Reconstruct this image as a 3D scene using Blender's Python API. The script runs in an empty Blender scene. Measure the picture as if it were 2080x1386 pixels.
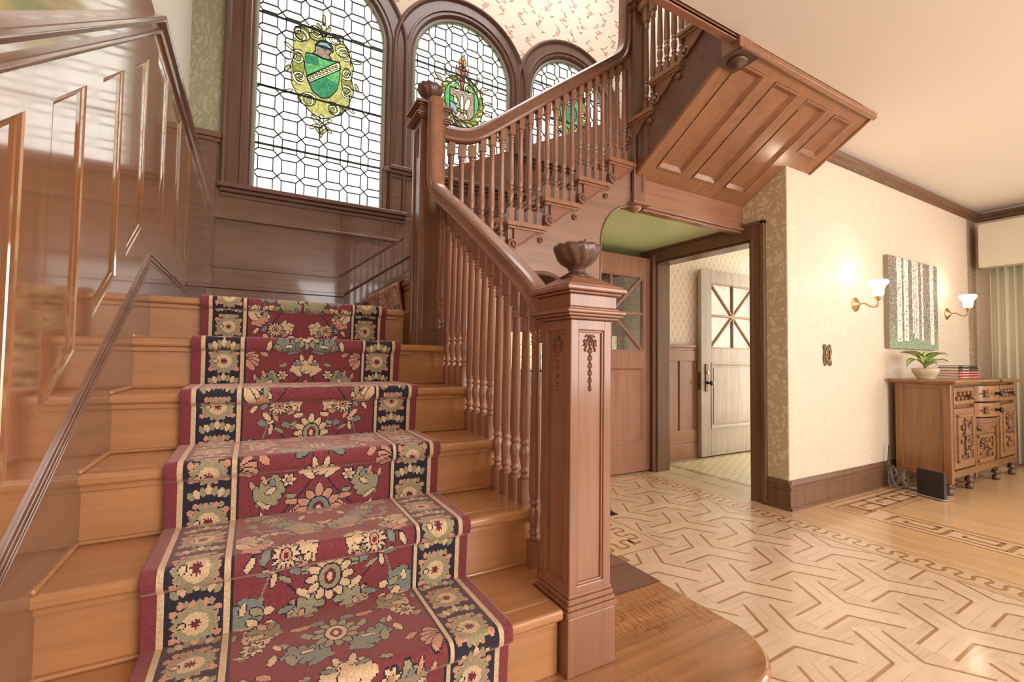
import bpy, bmesh, math, random
import numpy as np
from mathutils import Vector, Matrix
random.seed(7)
SC = bpy.context.scene
COL = SC.collection
# ------------------------------------------------------------------ camera
CAM = (0.3765, -2.6341, 1.0241); YAW, PITCH, ROLL, FPX = -29.427, 2.1615, 0.74, 930.7492
def _rot():
    y, p, q = map(math.radians, (YAW, PITCH, ROLL))
    f = Vector((-math.sin(y)*math.cos(p), math.cos(y)*math.cos(p), math.sin(p)))
    r = Vector((math.cos(y), math.sin(y), 0)); u = r.cross(f)
    return r*math.cos(q)+u*math.sin(q), -r*math.sin(q)+u*math.cos(q), f
CR, CU, CF = _rot()
cd = bpy.data.cameras.new('camera'); cam = bpy.data.objects.new('camera', cd); COL.objects.link(cam)
cam.matrix_world = Matrix(((CR.x, CU.x, -CF.x, CAM[0]), (CR.y, CU.y, -CF.y, CAM[1]), (CR.z, CU.z, -CF.z, CAM[2]), (0, 0, 0, 1)))
cd.sensor_width = 36; cd.lens = FPX/2080*36; cd.clip_start = 0.02
SC.camera = cam
# ------------------------------------------------------------------ light
SC.view_settings.view_transform = 'Standard'; SC.view_settings.look = 'None'
SC.view_settings.exposure = 0.43; SC.view_settings.gamma = 1.0; SC.view_settings.use_curve_mapping = False
W = bpy.data.worlds.new('daylight'); SC.world = W; W.use_nodes = True
wn = W.node_tree.nodes; wl = W.node_tree.links; wn.clear()
wo = wn.new('ShaderNodeOutputWorld'); wb = wn.new('ShaderNodeBackground'); wr = wn.new('ShaderNodeValToRGB')
wt = wn.new('ShaderNodeTexCoord'); ws = wn.new('ShaderNodeSeparateXYZ')
wm = wn.new('ShaderNodeMapRange'); wm.inputs[1].default_value = -0.3; wm.inputs[2].default_value = 0.5
wl.new(wt.outputs['Generated'], ws.inputs[0]); wl.new(ws.outputs['Z'], wm.inputs[0]); wl.new(wm.outputs[0], wr.inputs[0])
e = wr.color_ramp.elements
e[0].position = 0.25; e[0].color = (0.30, 0.40, 0.20, 1); e[1].position = 0.62; e[1].color = (1.0, 1.0, 1.0, 1)
wl.new(wr.outputs[0], wb.inputs[0]); wb.inputs[1].default_value = 5.0; wl.new(wb.outputs[0], wo.inputs[0])
def area(name, loc, aim, sx, sy, power, col=(1, 1, 1)):
    d = bpy.data.lights.new(name, 'AREA'); d.shape = 'RECTANGLE'; d.size = sx; d.size_y = sy; d.energy = power; d.color = col
    o = bpy.data.objects.new(name, d); COL.objects.link(o); o.location = loc
    o.rotation_euler = (Vector(aim)-Vector(loc)).to_track_quat('-Z', 'Y').to_euler(); return o
# added fill behind the camera for unseen front-room windows; bay daylight to the right
area('front_room_fill_light', (2.7, -5.7, 1.6), (1.2, 0, .9), 4.4, 1.9, 150, (1, .985, .97))
area('bay_window_light', (7.0, -3.6, 1.5), (2.5, -1.5, 0.9), 2.4, 1.8, 58, (1, .985, .96))
area('porch_daylight', (5.75, 0.05, 1.3), (3.6, 0.4, 0.9), 1.0, 1.9, 9, (1, .97, .95))
area('upper_hall_fill', (2.2, -0.2, 5.1), (2.0, 0.1, 0), 2.6, 1.4, 45, (1, .98, .97))  # added fill above the stairwell, no fixture, brightens the rose paper
# ------------------------------------------------------------------ helpers
def ray(u, v): return CF + CR*((u-1040)/FPX) + CU*((693-v)/FPX)
def at(u, v, ax, val):
    d = ray(u, v); t = (val-CAM[ax])/d[ax]; return Vector(CAM)+d*t
class MB:
    def __init__(s): s.v = []; s.f = []; s.m = []; s.sm = []
    def add(s, vs, fs, mi=0, smooth=False):
        b = len(s.v); s.v += [tuple(v) for v in vs]
        for f in fs: s.f.append(tuple(b+i for i in f)); s.m.append(mi); s.sm.append(smooth)
        return s
    def box(s, x0, x1, y0, y1, z0, z1, mi=0):
        return s.add([(x0, y0, z0), (x1, y0, z0), (x1, y1, z0), (x0, y1, z0), (x0, y0, z1), (x1, y0, z1), (x1, y1, z1), (x0, y1, z1)],
                     [(0, 3, 2, 1), (4, 5, 6, 7), (0, 1, 5, 4), (1, 2, 6, 5), (2, 3, 7, 6), (3, 0, 4, 7)], mi)
    def prism(s, pts, ax, a, b, mi=0, smooth=False):
        # pts: 2D polygon in the plane perpendicular to axis ax (in cyclic order of the remaining axes x<y<z)
        n = len(pts)
        def P(p, w):
            return {0: (w, p[0], p[1]), 1: (p[0], w, p[1]), 2: (p[0], p[1], w)}[ax]
        vs = [P(p, a) for p in pts]+[P(p, b) for p in pts]
        fs = [tuple(range(n))[::-1], tuple(range(n, 2*n))]+[(i, (i+1) % n, n+(i+1) % n, n+i) for i in range(n)]
        return s.add(vs, fs, mi, smooth)
    def sweep(s, path, prof, side, closed=False, mi=0, smooth=False, caps=True):
        side = Vector(side).normalized(); path = [Vector(p) for p in path]; n = len(path); m = len(prof); vs = []
        for i, p in enumerate(path):
            a = path[i-1] if (i or closed) else p; b = path[(i+1) % n] if (i < n-1 or closed) else p
            t1 = (p-a).normalized() if (p-a).length > 1e-9 else None; t2 = (b-p).normalized() if (b-p).length > 1e-9 else None
            t = ((t1 or t2)+(t2 or t1)).normalized(); k = 1.0
            if t1 and t2: k = 1/max(0.35, t.dot(t1))
            nn = t.cross(side).normalized()
            for (q, w) in prof: vs.append(p+side*q+nn*(w*k))
        fs = []
        for i in range(n if closed else n-1):
            j = (i+1) % n
            for k in range(m): fs.append((i*m+k, i*m+(k+1) % m, j*m+(k+1) % m, j*m+k))
        if caps and not closed: fs += [tuple(range(m))[::-1], tuple((n-1)*m+k for k in range(m))]
        return s.add(vs, fs, mi, smooth)
    def lathe(s, prof, c, seg=16, mi=0, smooth=True, axis=2, flute=None):
        n = len(prof); vs = []
        for (r, z) in prof:
            for k in range(seg):
                a = 2*math.pi*k/seg; rr = r*(1 if not flute else flute(a, r, z))
                p = (rr*math.cos(a), rr*math.sin(a), z)
                if axis == 1: p = (p[0], p[2], p[1])
                if axis == 0: p = (p[2], p[0], p[1])
                vs.append((c[0]+p[0], c[1]+p[1], c[2]+p[2]))
        fs = [(i*seg+k, i*seg+(k+1) % seg, (i+1)*seg+(k+1) % seg, (i+1)*seg+k) for i in range(n-1) for k in range(seg)]
        fs += [tuple(range(seg))[::-1], tuple((n-1)*seg+k for k in range(seg))]
        return s.add(vs, fs, mi, smooth)
    def tube(s, path, r, seg=8, mi=0, closed=False, taper=None):
        path = [Vector(p) for p in path]; n = len(path); vs = []; up = None
        for i, p in enumerate(path):
            a = path[i-1] if (i or closed) else p; b = path[(i+1) % n] if (i < n-1 or closed) else p
            t = (b-a).normalized()
            if up is None: up = Vector((0, 0, 1)) if abs(t.z) < .9 else Vector((0, 1, 0))
            sd = t.cross(up)
            if sd.length < 1e-4: sd = t.cross(Vector((1, 0, 0)))
            sd.normalize(); up = sd.cross(t).normalized()
            rr = r if taper is None else r*taper(i/(n-1))
            for k in range(seg):
                an = 2*math.pi*k/seg; vs.append(p+sd*(rr*math.cos(an))+up*(rr*math.sin(an)))
        fs = [(i*seg+k, i*seg+(k+1) % seg, ((i+1) % n)*seg+(k+1) % seg, ((i+1) % n)*seg+k) for i in range(n if closed else n-1) for k in range(seg)]
        if not closed: fs += [tuple(range(seg))[::-1], tuple((n-1)*seg+k for k in range(seg))]
        return s.add(vs, fs, mi, True)
    def quad(s, a, b, c, d, mi=0): return s.add([a, b, c, d], [(0, 1, 2, 3)], mi)
    def columns(s, xs, fn, ya, yb, ax=1, mi=0):
        # solid board in plane ax between ya and yb made of vertical columns; fn(x) -> [(z0, z1), ...]
        for i in range(len(xs)-1):
            xa, xb = xs[i], xs[i+1]; ea = (xb-xa)*1e-4
            A = fn(xa+ea); B = fn(xb-ea)
            if len(A) != len(B): A = B = fn((xa+xb)/2)
            for (p, q), (p2, q2) in zip(A, B):
                if q-p < 1e-4 and q2-p2 < 1e-4: continue
                s.prism([(xa, p), (xb, p2), (xb, q2), (xa, q)], ax, ya, yb, mi)
        return s
    def build(s, name, mat, parent=None, bevel=0, bseg=2, smooth=False, recalc=True, solid=0):
        me = bpy.data.meshes.new(name); me.from_pydata(s.v, [], s.f)
        mats = mat if isinstance(mat, (list, tuple)) else [mat]
        for m_ in mats: me.materials.append(m_)
        me.polygons.foreach_set('material_index', s.m); me.polygons.foreach_set('use_smooth', [bool(a or smooth) for a in s.sm])
        if recalc:
            bm = bmesh.new(); bm.from_mesh(me); bmesh.ops.recalc_face_normals(bm, faces=bm.faces); bm.to_mesh(me); bm.free()
        o = bpy.data.objects.new(name, me); COL.objects.link(o)
        if parent:
            o.parent = parent; L = Vector(parent.get('wl', (0, 0, 0))); me.transform(Matrix.Translation(-L)); o['wl'] = tuple(L)
        else: o['wl'] = (0, 0, 0)
        if solid:
            md = o.modifiers.new('thickness', 'SOLIDIFY'); md.thickness = solid; md.offset = 0
        if bevel:
            md = o.modifiers.new('bevel', 'BEVEL'); md.width = bevel; md.segments = bseg; md.limit_method = 'ANGLE'; md.angle_limit = math.radians(40)
        return o
def thing(name, label, cat, loc, group=None):
    o = bpy.data.objects.new(name, None); COL.objects.link(o); o.location = loc; o.empty_display_size = .1
    o['wl'] = tuple(loc); o['label'] = label; o['category'] = cat
    if group: o['group'] = group
    return o
def tag(o, label=None, cat=None, group=None, kind=None):
    if label: o['label'] = label
    if cat: o['category'] = cat
    if group: o['group'] = group
    if kind: o['kind'] = kind
    return o
def settle(o):
    # move a single-mesh thing's origin to its base
    me = o.data; n = len(me.vertices); c = np.zeros(n*3); me.vertices.foreach_get('co', c); c = c.reshape(-1, 3)
    p = Vector(((c[:, 0].min()+c[:, 0].max())/2, (c[:, 1].min()+c[:, 1].max())/2, c[:, 2].min()))
    me.transform(Matrix.Translation(-p)); o.location = p; return o
def arc(c, r, a0, a1, n, ax=1, w=0.0):
    out = []
    for i in range(n+1):
        a = math.radians(a0+(a1-a0)*i/n); p = (c[0]+r*math.cos(a), c[1]+r*math.sin(a))
        out.append({0: (w, p[0], p[1]), 1: (p[0], w, p[1]), 2: (p[0], p[1], w)}[ax])
    return out
# ------------------------------------------------------------------ materials
def mat(name, color, rough=.5, metal=0, coat=0, spec=.5, coat_rough=.05):
    m = bpy.data.materials.new(name); m.use_nodes = True; b = m.node_tree.nodes['Principled BSDF']
    b.inputs['Base Color'].default_value = (*color, 1); b.inputs['Roughness'].default_value = rough; b.inputs['Metallic'].default_value = metal
    b.inputs['Coat Weight'].default_value = coat; b.inputs['Coat Roughness'].default_value = coat_rough; b.inputs['Specular IOR Level'].default_value = spec
    return m
def nodes(m): return m.node_tree.nodes, m.node_tree.links, m.node_tree.nodes['Principled BSDF']
def coords(m, scale=(1, 1, 1), rot=(0, 0, 0)):
    N, L, b = nodes(m); tc = N.new('ShaderNodeNewGeometry'); mp = N.new('ShaderNodeMapping')
    mp.inputs['Scale'].default_value = scale; mp.inputs['Rotation'].default_value = rot
    L.new(tc.outputs['Position'], mp.inputs[0]); return mp.outputs[0]
def noise(m, vec, scale, detail=4, rough=.55, dist=0):
    N, L, b = nodes(m); n = N.new('ShaderNodeTexNoise'); n.inputs['Scale'].default_value = scale; n.inputs['Detail'].default_value = detail
    n.inputs['Roughness'].default_value = rough; n.inputs['Distortion'].default_value = dist; L.new(vec, n.inputs['Vector']); return n.outputs[0]
def ramp(m, fac, stops):
    N, L, b = nodes(m); r = N.new('ShaderNodeValToRGB'); el = r.color_ramp.elements
    while len(el) < len(stops): el.new(.5)
    for e_, (p, c) in zip(el, stops): e_.position = p; e_.color = (*c, 1)
    L.new(fac, r.inputs[0]); return r.outputs[0]
def bump(m, h, strength=.2, dist=.01):
    N, L, b = nodes(m); bp = N.new('ShaderNodeBump'); bp.inputs['Strength'].default_value = strength; bp.inputs['Distance'].default_value = dist
    L.new(h, bp.inputs['Height']); L.new(bp.outputs[0], b.inputs['Normal']); return bp
def mul(c, k): return tuple(min(1, x*k) for x in c)
def wood(name, c, axis=2, rough=.35, coat=.35, contrast=.25, coat_rough=.12, scale=1.0, bumps=.05):
    m = mat(name, c, rough, 0, coat, .5, coat_rough); N, L, b = nodes(m)
    sc = [26, 26, 26]; sc[axis] = 1.6
    v = coords(m, tuple(a*scale for a in sc)); n1 = noise(m, v, 1.0, 5, .6, .6)
    col = ramp(m, n1, [(.25, mul(c, 1-contrast)), (.5, c), (.78, mul(c, 1+contrast))])
    v2 = coords(m, (1.3, 1.3, 1.3)); n2 = noise(m, v2, 1.7, 3)
    mx = N.new('ShaderNodeMix'); mx.data_type = 'RGBA'; mx.blend_type = 'MULTIPLY'; mx.inputs[0].default_value = .5
    L.new(col, mx.inputs[6]); L.new(ramp(m, n2, [(.3, (.72, .70, .68)), (.65, (1, 1, 1))]), mx.inputs[7]); L.new(mx.outputs[2], b.inputs['Base Color'])
    bump(m, n1, bumps, .004); return m
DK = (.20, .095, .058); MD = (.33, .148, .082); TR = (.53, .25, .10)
M = {}
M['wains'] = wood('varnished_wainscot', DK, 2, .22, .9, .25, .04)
M['wainsx'] = wood('varnished_wainscot_horizontal', DK, 0, .25, .8, .25, .06)
M['wainsy'] = wood('varnished_wainscot_rail', mul(DK, 1.25), 1, .3, .8, .25, .08)
M['dkz'] = wood('dark_redwood_upright', (.165, .078, .05), 2, .35, .4)
M['dkx'] = wood('dark_redwood_cross', (.165, .078, .05), 0, .35, .4)
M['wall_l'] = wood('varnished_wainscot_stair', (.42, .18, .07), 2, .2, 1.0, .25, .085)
M['md2'] = wood('shaded_redwood', (.235, .102, .058), 2, .35, .4)  # redwood darkened, backlit shade of the landing and middle flight put into its colour
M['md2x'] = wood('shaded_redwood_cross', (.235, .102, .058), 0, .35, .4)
M['soff'] = wood('underside_redwood', (.32, .145, .072), 1, .3, .5, .25, .16)
M['garl'] = wood('carved_garland_wood', (.25, .10, .055), 2, .4, .3)
M['md'] = wood('redwood_upright', MD, 2, .35, .45)
M['mdx'] = wood('redwood_cross', MD, 0, .35, .45)
M['mdy'] = wood('redwood_raked', MD, 1, .32, .5)
M['tread'] = wood('oak_tread', TR, 0, .3, .5, .2, .12)
M['oak'] = wood('curly_oak_step', (.34, .15, .062), 0, .28, .5, .3, .12)
M['door'] = wood('door_redwood', (.40, .19, .12), 2, .35, .4)
M['doorpale'] = wood('weathered_pale_door', (.47, .39, .34), 2, .5, .1)
M['doorpalex'] = wood('weathered_pale_door_edge', (.42, .25, .15), 2, .5, .1)
M['jamb'] = wood('walnut_casing', (.185, .092, .048), 2, .4, .3)
M['carve'] = wood('carved_dark_redwood', (.12, .05, .03), 2, .4, .4)
M['wall_l'].node_tree.nodes['Principled BSDF'].inputs['Coat IOR'].default_value = 3.6
M['string'] = wood('grey_brown_string', (.30, .165, .108), 0, .35, .4)
M['brk'] = wood('bracket_redwood', (.27, .11, .06), 0, .35, .4)
def wall_paper(name, a, b_, scale, thr=(.46, .54), rough=.7, spec=.3):
    m = mat(name, a, rough, spec=spec); N, L, b = nodes(m); v = coords(m)
    nz = N.new('ShaderNodeTexNoise'); nz.inputs['Scale'].default_value = scale*.9; nz.inputs['Detail'].default_value = 2; L.new(v, nz.inputs['Vector'])
    ad = N.new('ShaderNodeVectorMath'); ad.operation = 'MULTIPLY_ADD'; ad.inputs[1].default_value = (.09, .09, .09)
    L.new(nz.outputs['Color'], ad.inputs[0]); L.new(v, ad.inputs[2])
    vo = N.new('ShaderNodeTexVoronoi'); vo.feature = 'DISTANCE_TO_EDGE'; vo.inputs['Scale'].default_value = scale; L.new(ad.outputs[0], vo.inputs['Vector'])
    wv = N.new('ShaderNodeTexWave'); wv.inputs['Scale'].default_value = scale*1.1; wv.inputs['Distortion'].default_value = 9; wv.inputs['Detail'].default_value = 2
    wv.inputs['Detail Scale'].default_value = 1.6; L.new(ad.outputs[0], wv.inputs['Vector'])
    mm = N.new('ShaderNodeMath'); mm.operation = 'MULTIPLY'; L.new(wv.outputs[1], mm.inputs[0])
    mr = N.new('ShaderNodeMapRange'); mr.inputs[1].default_value = .02; mr.inputs[2].default_value = .1; L.new(vo.outputs[0], mr.inputs[0]); L.new(mr.outputs[0], mm.inputs[1])
    L.new(ramp(m, mm.outputs[0], [(thr[0], a), (thr[1], b_)]), b.inputs['Base Color']); return m
M['damask'] = wall_paper('cream_scroll_wallpaper', (.74, .61, .48), (.80, .69, .56), 16, (.1, .9), .5, .4)
M['leafpaper'] = wall_paper('ochre_leaf_wallpaper', (.58, .47, .31), (.74, .63, .47), 10)
M['greenpaper'] = wall_paper('olive_leaf_wallpaper', (.36, .34, .21), (.46, .42, .28), 9)
M['plainwall'] = mat('pale_plaster', (.72, .66, .56), .8)
M['ceiling'] = mat('cream_ceiling', (.80, .73, .66), .75)
M['green_bounce'] = mat('green_bounce_ceiling', (.74, .93, .52), .3)  # greenish bounce light put into the colour of the under-landing ceiling
M['dark'] = mat('near_black', (.012, .011, .010), .4)
M['lead'] = mat('lead_came', (.035, .032, .04), .5, .3)
M['brass'] = mat('aged_brass', (.55, .36, .18), .3, .9)
M['bronze'] = mat('dark_bronze', (.14, .10, .07), .4, .7)
def glass_mat(name, col, clear=.25, rough=.25, bumpy=True):
    m = bpy.data.materials.new(name); m.use_nodes = True; N = m.node_tree.nodes; L = m.node_tree.links; N.clear()
    o = N.new('ShaderNodeOutputMaterial'); a = N.new('ShaderNodeBsdfTranslucent'); t = N.new('ShaderNodeBsdfTransparent'); g = N.new('ShaderNodeBsdfGlossy')
    m1 = N.new('ShaderNodeMixShader'); m2 = N.new('ShaderNodeMixShader'); m1.inputs[0].default_value = clear; m2.inputs[0].default_value = .06
    geo = N.new('ShaderNodeNewGeometry'); nz = N.new('ShaderNodeTexNoise'); nz.inputs['Scale'].default_value = 60; nz.inputs['Detail'].default_value = 3
    L.new(geo.outputs['Position'], nz.inputs['Vector']); r = N.new('ShaderNodeValToRGB')
    r.color_ramp.elements[0].color = (*mul(col, .68), 1); r.color_ramp.elements[0].position = .3
    r.color_ramp.elements[1].color = (*col, 1); r.color_ramp.elements[1].position = .6
    L.new(nz.outputs[0], r.inputs[0]); L.new(r.outputs[0], a.inputs[0]); L.new(r.outputs[0], t.inputs[0]); g.inputs['Roughness'].default_value = rough
    L.new(a.outputs[0], m1.inputs[1]); L.new(t.outputs[0], m1.inputs[2]); L.new(m1.outputs[0], m2.inputs[1]); L.new(g.outputs[0], m2.inputs[2]); L.new(m2.outputs[0], o.inputs[0])
    return m
M['glass4'] = glass_mat('cream_rippled_glass', (.62, .55, .45), .3)
M['glass'] = glass_mat('rippled_clear_glass', (.98, .95, .94), .35)
def pane_mat(name, k):
    # leaded panes whose own colour comes from a colour attribute
    m = bpy.data.materials.new(name); m.use_nodes = True; N = m.node_tree.nodes; L = m.node_tree.links; N.clear()
    o = N.new('ShaderNodeOutputMaterial'); a = N.new('ShaderNodeBsdfTranslucent'); t = N.new('ShaderNodeBsdfTransparent'); g = N.new('ShaderNodeBsdfGlossy'); c = N.new('ShaderNodeVertexColor'); c.layer_name = 'Col'
    m1 = N.new('ShaderNodeMixShader'); m2 = N.new('ShaderNodeMixShader'); m1.inputs[0].default_value = k; m2.inputs[0].default_value = .05
    for q in (a, t): L.new(c.outputs[0], q.inputs[0])
    g.inputs['Roughness'].default_value = .2
    L.new(a.outputs[0], m1.inputs[1]); L.new(t.outputs[0], m1.inputs[2]); L.new(m1.outputs[0], m2.inputs[1]); L.new(g.outputs[0], m2.inputs[2]); L.new(m2.outputs[0], o.inputs[0]); return m
M['stained'] = pane_mat('stained_glass', .3)
def clear_glass(name, col=(.95, .97, .94)):
    m = bpy.data.materials.new(name); m.use_nodes = True; N = m.node_tree.nodes; L = m.node_tree.links; N.clear()
    o = N.new('ShaderNodeOutputMaterial'); t = N.new('ShaderNodeBsdfTransparent'); g = N.new('ShaderNodeBsdfGlossy'); x = N.new('ShaderNodeMixShader')
    t.inputs[0].default_value = (*col, 1); g.inputs['Roughness'].default_value = .03; x.inputs[0].default_value = .14
    L.new(t.outputs[0], x.inputs[1]); L.new(g.outputs[0], x.inputs[2]); L.new(x.outputs[0], o.inputs[0]); return m
M['clear'] = clear_glass('bevelled_clear_glass')
def vcol(name, rough=.8, coat=0, sheen=0, layer='Col', bumps=0):
    m = mat(name, (.5, .5, .5), rough, 0, coat); N, L, b = nodes(m); a = N.new('ShaderNodeVertexColor'); a.layer_name = layer
    L.new(a.outputs[0], b.inputs['Base Color'])
    if sheen: b.inputs['Sheen Weight'].default_value = sheen; b.inputs['Sheen Roughness'].default_value = .4
    if bumps: bump(m, noise(m, coords(m), 500, 2), bumps, .003)
    return m
# ------------------------------------------------------------------ room shell
R1 = .18; G1 = .259; Y0 = -2.1457; XC = 3.637; YC = -.785; YW = .873; YB = -.458; ZC = 2.68; ZL = 7*R1
def yn(k): return Y0+G1*k
def wood_floor(name, c, ax, width):
    m = mat(name, c, .28, 0, .5, .5, .12); N, L, b = nodes(m); v = coords(m)
    sp = N.new('ShaderNodeSeparateXYZ'); L.new(v, sp.inputs[0])
    dv = N.new('ShaderNodeMath'); dv.operation = 'DIVIDE'; dv.inputs[1].default_value = width; L.new(sp.outputs[ax], dv.inputs[0])
    fl = N.new('ShaderNodeMath'); fl.operation = 'FLOOR'; L.new(dv.outputs[0], fl.inputs[0])
    fr = N.new('ShaderNodeMath'); fr.operation = 'FRACT'; L.new(dv.outputs[0], fr.inputs[0])
    wn_ = N.new('ShaderNodeTexWhiteNoise'); wn_.noise_dimensions = '1D'; L.new(fl.outputs[0], wn_.inputs['W'])
    sc = [4, 4, 4]; sc[ax] = 70; n1 = noise(m, coords(m, tuple(sc)), 1, 4)
    mx = N.new('ShaderNodeMix'); mx.data_type = 'RGBA'; mx.blend_type = 'MULTIPLY'; mx.inputs[0].default_value = .6 if c[0] < .78 else .3
    L.new(ramp(m, n1, [(.3, mul(c, .82)), (.7, mul(c, 1.08))]), mx.inputs[6]); L.new(ramp(m, wn_.outputs[0], [(0, (.80, .76, .70)), (1, (1, 1, 1))]), mx.inputs[7])
    m2 = N.new('ShaderNodeMix'); m2.data_type = 'RGBA'; m2.blend_type = 'MULTIPLY'; m2.inputs[0].default_value = 1
    L.new(mx.outputs[2], m2.inputs[6]); L.new(ramp(m, fr.outputs[0], [(0, (.55, .42, .3)), (.035, (1, 1, 1))]), m2.inputs[7]); L.new(m2.outputs[2], b.inputs['Base Color'])
    return m
fm = [wood_floor('fir_boards', (.76, .50, .26), 0, .057), wood_floor('maple_boards_cross', (.80, .60, .40), 1, .03),
      wood('maple_arm', (.82, .62, .42), 0, .28, .5, .08, .12), wood('maple_arm_angled', (.80, .60, .40), 1, .28, .5, .08, .12),
      wood('maple_arm_dark', (.81, .61, .41), 2, .28, .5, .08, .12), mat('walnut_inlay', (.42, .20, .08), .3, coat=.5), mat('hairline_joint', (.45, .30, .17), .5),
      mat('pale_tile', (.72, .62, .40), .35), mat('mid_tile', (.60, .48, .28), .35), mat('dark_tile', (.17, .08, .05), .35), wood('border_maple', (.80, .58, .36), 1, .28, .5, .1, .12)]
F = MB()
F.box(-.3, 9, -6, 1.1, -.1, 0, 0)
def clip(poly, ax, val, keep_less):
    out = []
    for i in range(len(poly)):
        a, b = poly[i], poly[(i+1) % len(poly)]
        da = (a[ax]-val)*(1 if keep_less else -1); db = (b[ax]-val)*(1 if keep_less else -1)
        if da <= 0: out.append(a)
        if da*db < 0:
            t = da/(da-db); out.append((a[0]+(b[0]-a[0])*t, a[1]+(b[1]-a[1])*t))
    return out
def fpoly(poly, z, mi, clipit=True):
    regs = [[]] if not clipit else [[(0, 3.305, True), (1, -.815, True)], [(0, 3.305, True), (1, -.815, False), (0, 2.43, False), (1, .44, True)]]
    for rg in regs:
        p = list(poly)
        for a in rg:
            p = clip(p, *a)
            if len(p) < 3: break
        if len(p) >= 3: F.add([(x, y, z) for x, y in p], [tuple(range(len(p)))], mi)
def bar(a, b, w, z, mi, clipit=True):
    d = (b[0]-a[0], b[1]-a[1]); l = math.hypot(*d); n = (-d[1]/l*w/2, d[0]/l*w/2)
    fpoly([(a[0]+n[0], a[1]+n[1]), (b[0]+n[0], b[1]+n[1]), (b[0]-n[0], b[1]-n[1]), (a[0]-n[0], a[1]-n[1])], z, mi, clipit)
fpoly([(-.2, -6), (3.5, -6), (3.5, YW), (-.2, YW)], .0004, 1, False)
for j in range(-8, 6):
    for i in range(-8, 8):
        x = 2.407+.4*i+.2*j; y = -1.286+.33*j+.012*i
        if x < 1.2 or x > 3.7 or y < -3.6 or y > .6: continue
        Rp, Bp, Lp = (x, y), (x-.1, y-.055), (x-.097, y+.05)
        a1, a2, a3 = (.095, .158), (.098, -.152), (-.19, -.006)
        add = lambda p, q, k=1: (p[0]+q[0]*k, p[1]+q[1]*k)
        fpoly([Lp, Rp, add(Rp, a1, 1.15), add(Lp, a1, 1.15)], .0008, 3)
        fpoly([Rp, Bp, add(Bp, a2, 1.15), add(Rp, a2, 1.15)], .0008, 4)
        fpoly([Bp, Lp, add(Lp, a3, 1.05), add(Bp, a3, 1.05)], .0008, 2)
        fpoly([Rp, Bp, Lp], .0008, 2)
        bar(Rp, add(Rp, a1), .012, .0012, 5); bar(Lp, add(Lp, a1), .012, .0012, 5)
        bar(Rp, add(Rp, a2), .010, .0012, 5); bar(Bp, add(Bp, a2), .010, .0012, 5)
        bar(Bp, add(Bp, a3), .011, .0012, 5); bar(Lp, add(Lp, a3), .011, .0012, 5)
        c = ((Rp[0]+Lp[0])/2, (Rp[1]+Lp[1])/2); bar(c, add(c, a1, 1.1), .0014, .0011, 6)
        c = ((Bp[0]+Lp[0])/2, (Bp[1]+Lp[1])/2); bar(c, add(c, a3, 1.1), .0014, .0011, 6)
def ribbon(pts, w, z, mi):
    n = len(pts); vs = []
    for i in range(n):
        a = pts[max(0, i-1)]; b = pts[min(n-1, i+1)]; d = (b[0]-a[0], b[1]-a[1]); l = math.hypot(*d) or 1
        vs += [(pts[i][0]-d[1]/l*w/2, pts[i][1]+d[0]/l*w/2, z), (pts[i][0]+d[1]/l*w/2, pts[i][1]-d[0]/l*w/2, z)]
    F.add(vs, [(2*i, 2*i+1, 2*i+3, 2*i+2) for i in range(n-1)], mi)
def meander(x0, ya, yb, amp=.046, per=.108, flip=False):
    pts = []; n = int(abs(yb-ya)/.004)
    for i in range(n+1):
        y = ya+(yb-ya)*i/n; a = 2*math.pi*y/per
        pts.append((x0+amp*math.sin(a), y-.0155*math.sin(2*a)))
    ribbon([(q, p) for p, q in pts] if flip else pts, .017, .0013, 5)
fpoly([(3.31, -6), (3.5, -6), (3.5, .44), (3.31, .44)], .0009, 10, False)
for xx in (3.31, 3.50, 3.335, 3.475): bar((xx, -6), (xx, .44), .004, .0013, 5, False)
meander(3.41, -3.6, .42)
fpoly([(1.3, -.805), (2.40, -.805), (2.40, YW), (1.3, YW)], .0009, 10, False)
bar((1.3, -.80), (2.40, -.80), .006, .0013, 5, False); bar((2.40, -.80), (2.40, .4), .006, .0013, 5, False)
bar((1.3, -.60), (2.20, -.60), .006, .0013, 5, False); bar((2.20, -.60), (2.20, .4), .006, .0013, 5, False)
meander(2.30, -.72, .4, .042, .11); meander(-.70, 1.6, 2.27, .042, .11, True)
bar((2.06, -.87), (2.06, -.80), .05, .0013, 5, False)
# key border of the right-hand room
for (a, b) in (((3.955, -.865), (3.955, -3.6)), ((3.955, -.865), (6.9, -.865)), ((4.20, -1.09), (4.20, -3.6)), ((4.20, -1.09), (6.9, -1.09)), ((4.225, -1.115), (4.225, -3.6)), ((4.225, -1.115), (6.9, -1.115))):
    bar(a, b, .006, .0012, 5, False)
fpoly([(3.955, -3.6), (4.20, -3.6), (4.20, -.865), (3.955, -.865)], .0006, 10, False); fpoly([(4.20, -1.09), (6.9, -1.09), (6.9, -.865), (4.20, -.865)], .0006, 10, False)
def key(y0, flip):
    def T(x, y): return (x, y) if not flip else (3.955+(-.865-y), -.865-(x-3.955))
    def B(a, b, w=.022): bar(T(*a), T(*b), w, .0013, 5, False)
    B((4.0, y0), (4.16, y0), .026); B((4.155, y0), (4.155, y0-.235)); B((4.155, y0-.225), (4.06, y0-.225), .024); B((4.065, y0-.225), (4.065, y0-.07)); B((4.065, y0-.08), (4.11, y0-.08), .02)
    B((4.005, y0-.03), (4.005, y0-.275))
for k in range(10): key(-1.20-.28*k, False)
for k in range(9): key(-1.02-.24*k, True)
for i in range(4): bar((4.0+.045*i, -.90), (4.0+.045*i, -1.09), .018, .0013, 5, False)
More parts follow.
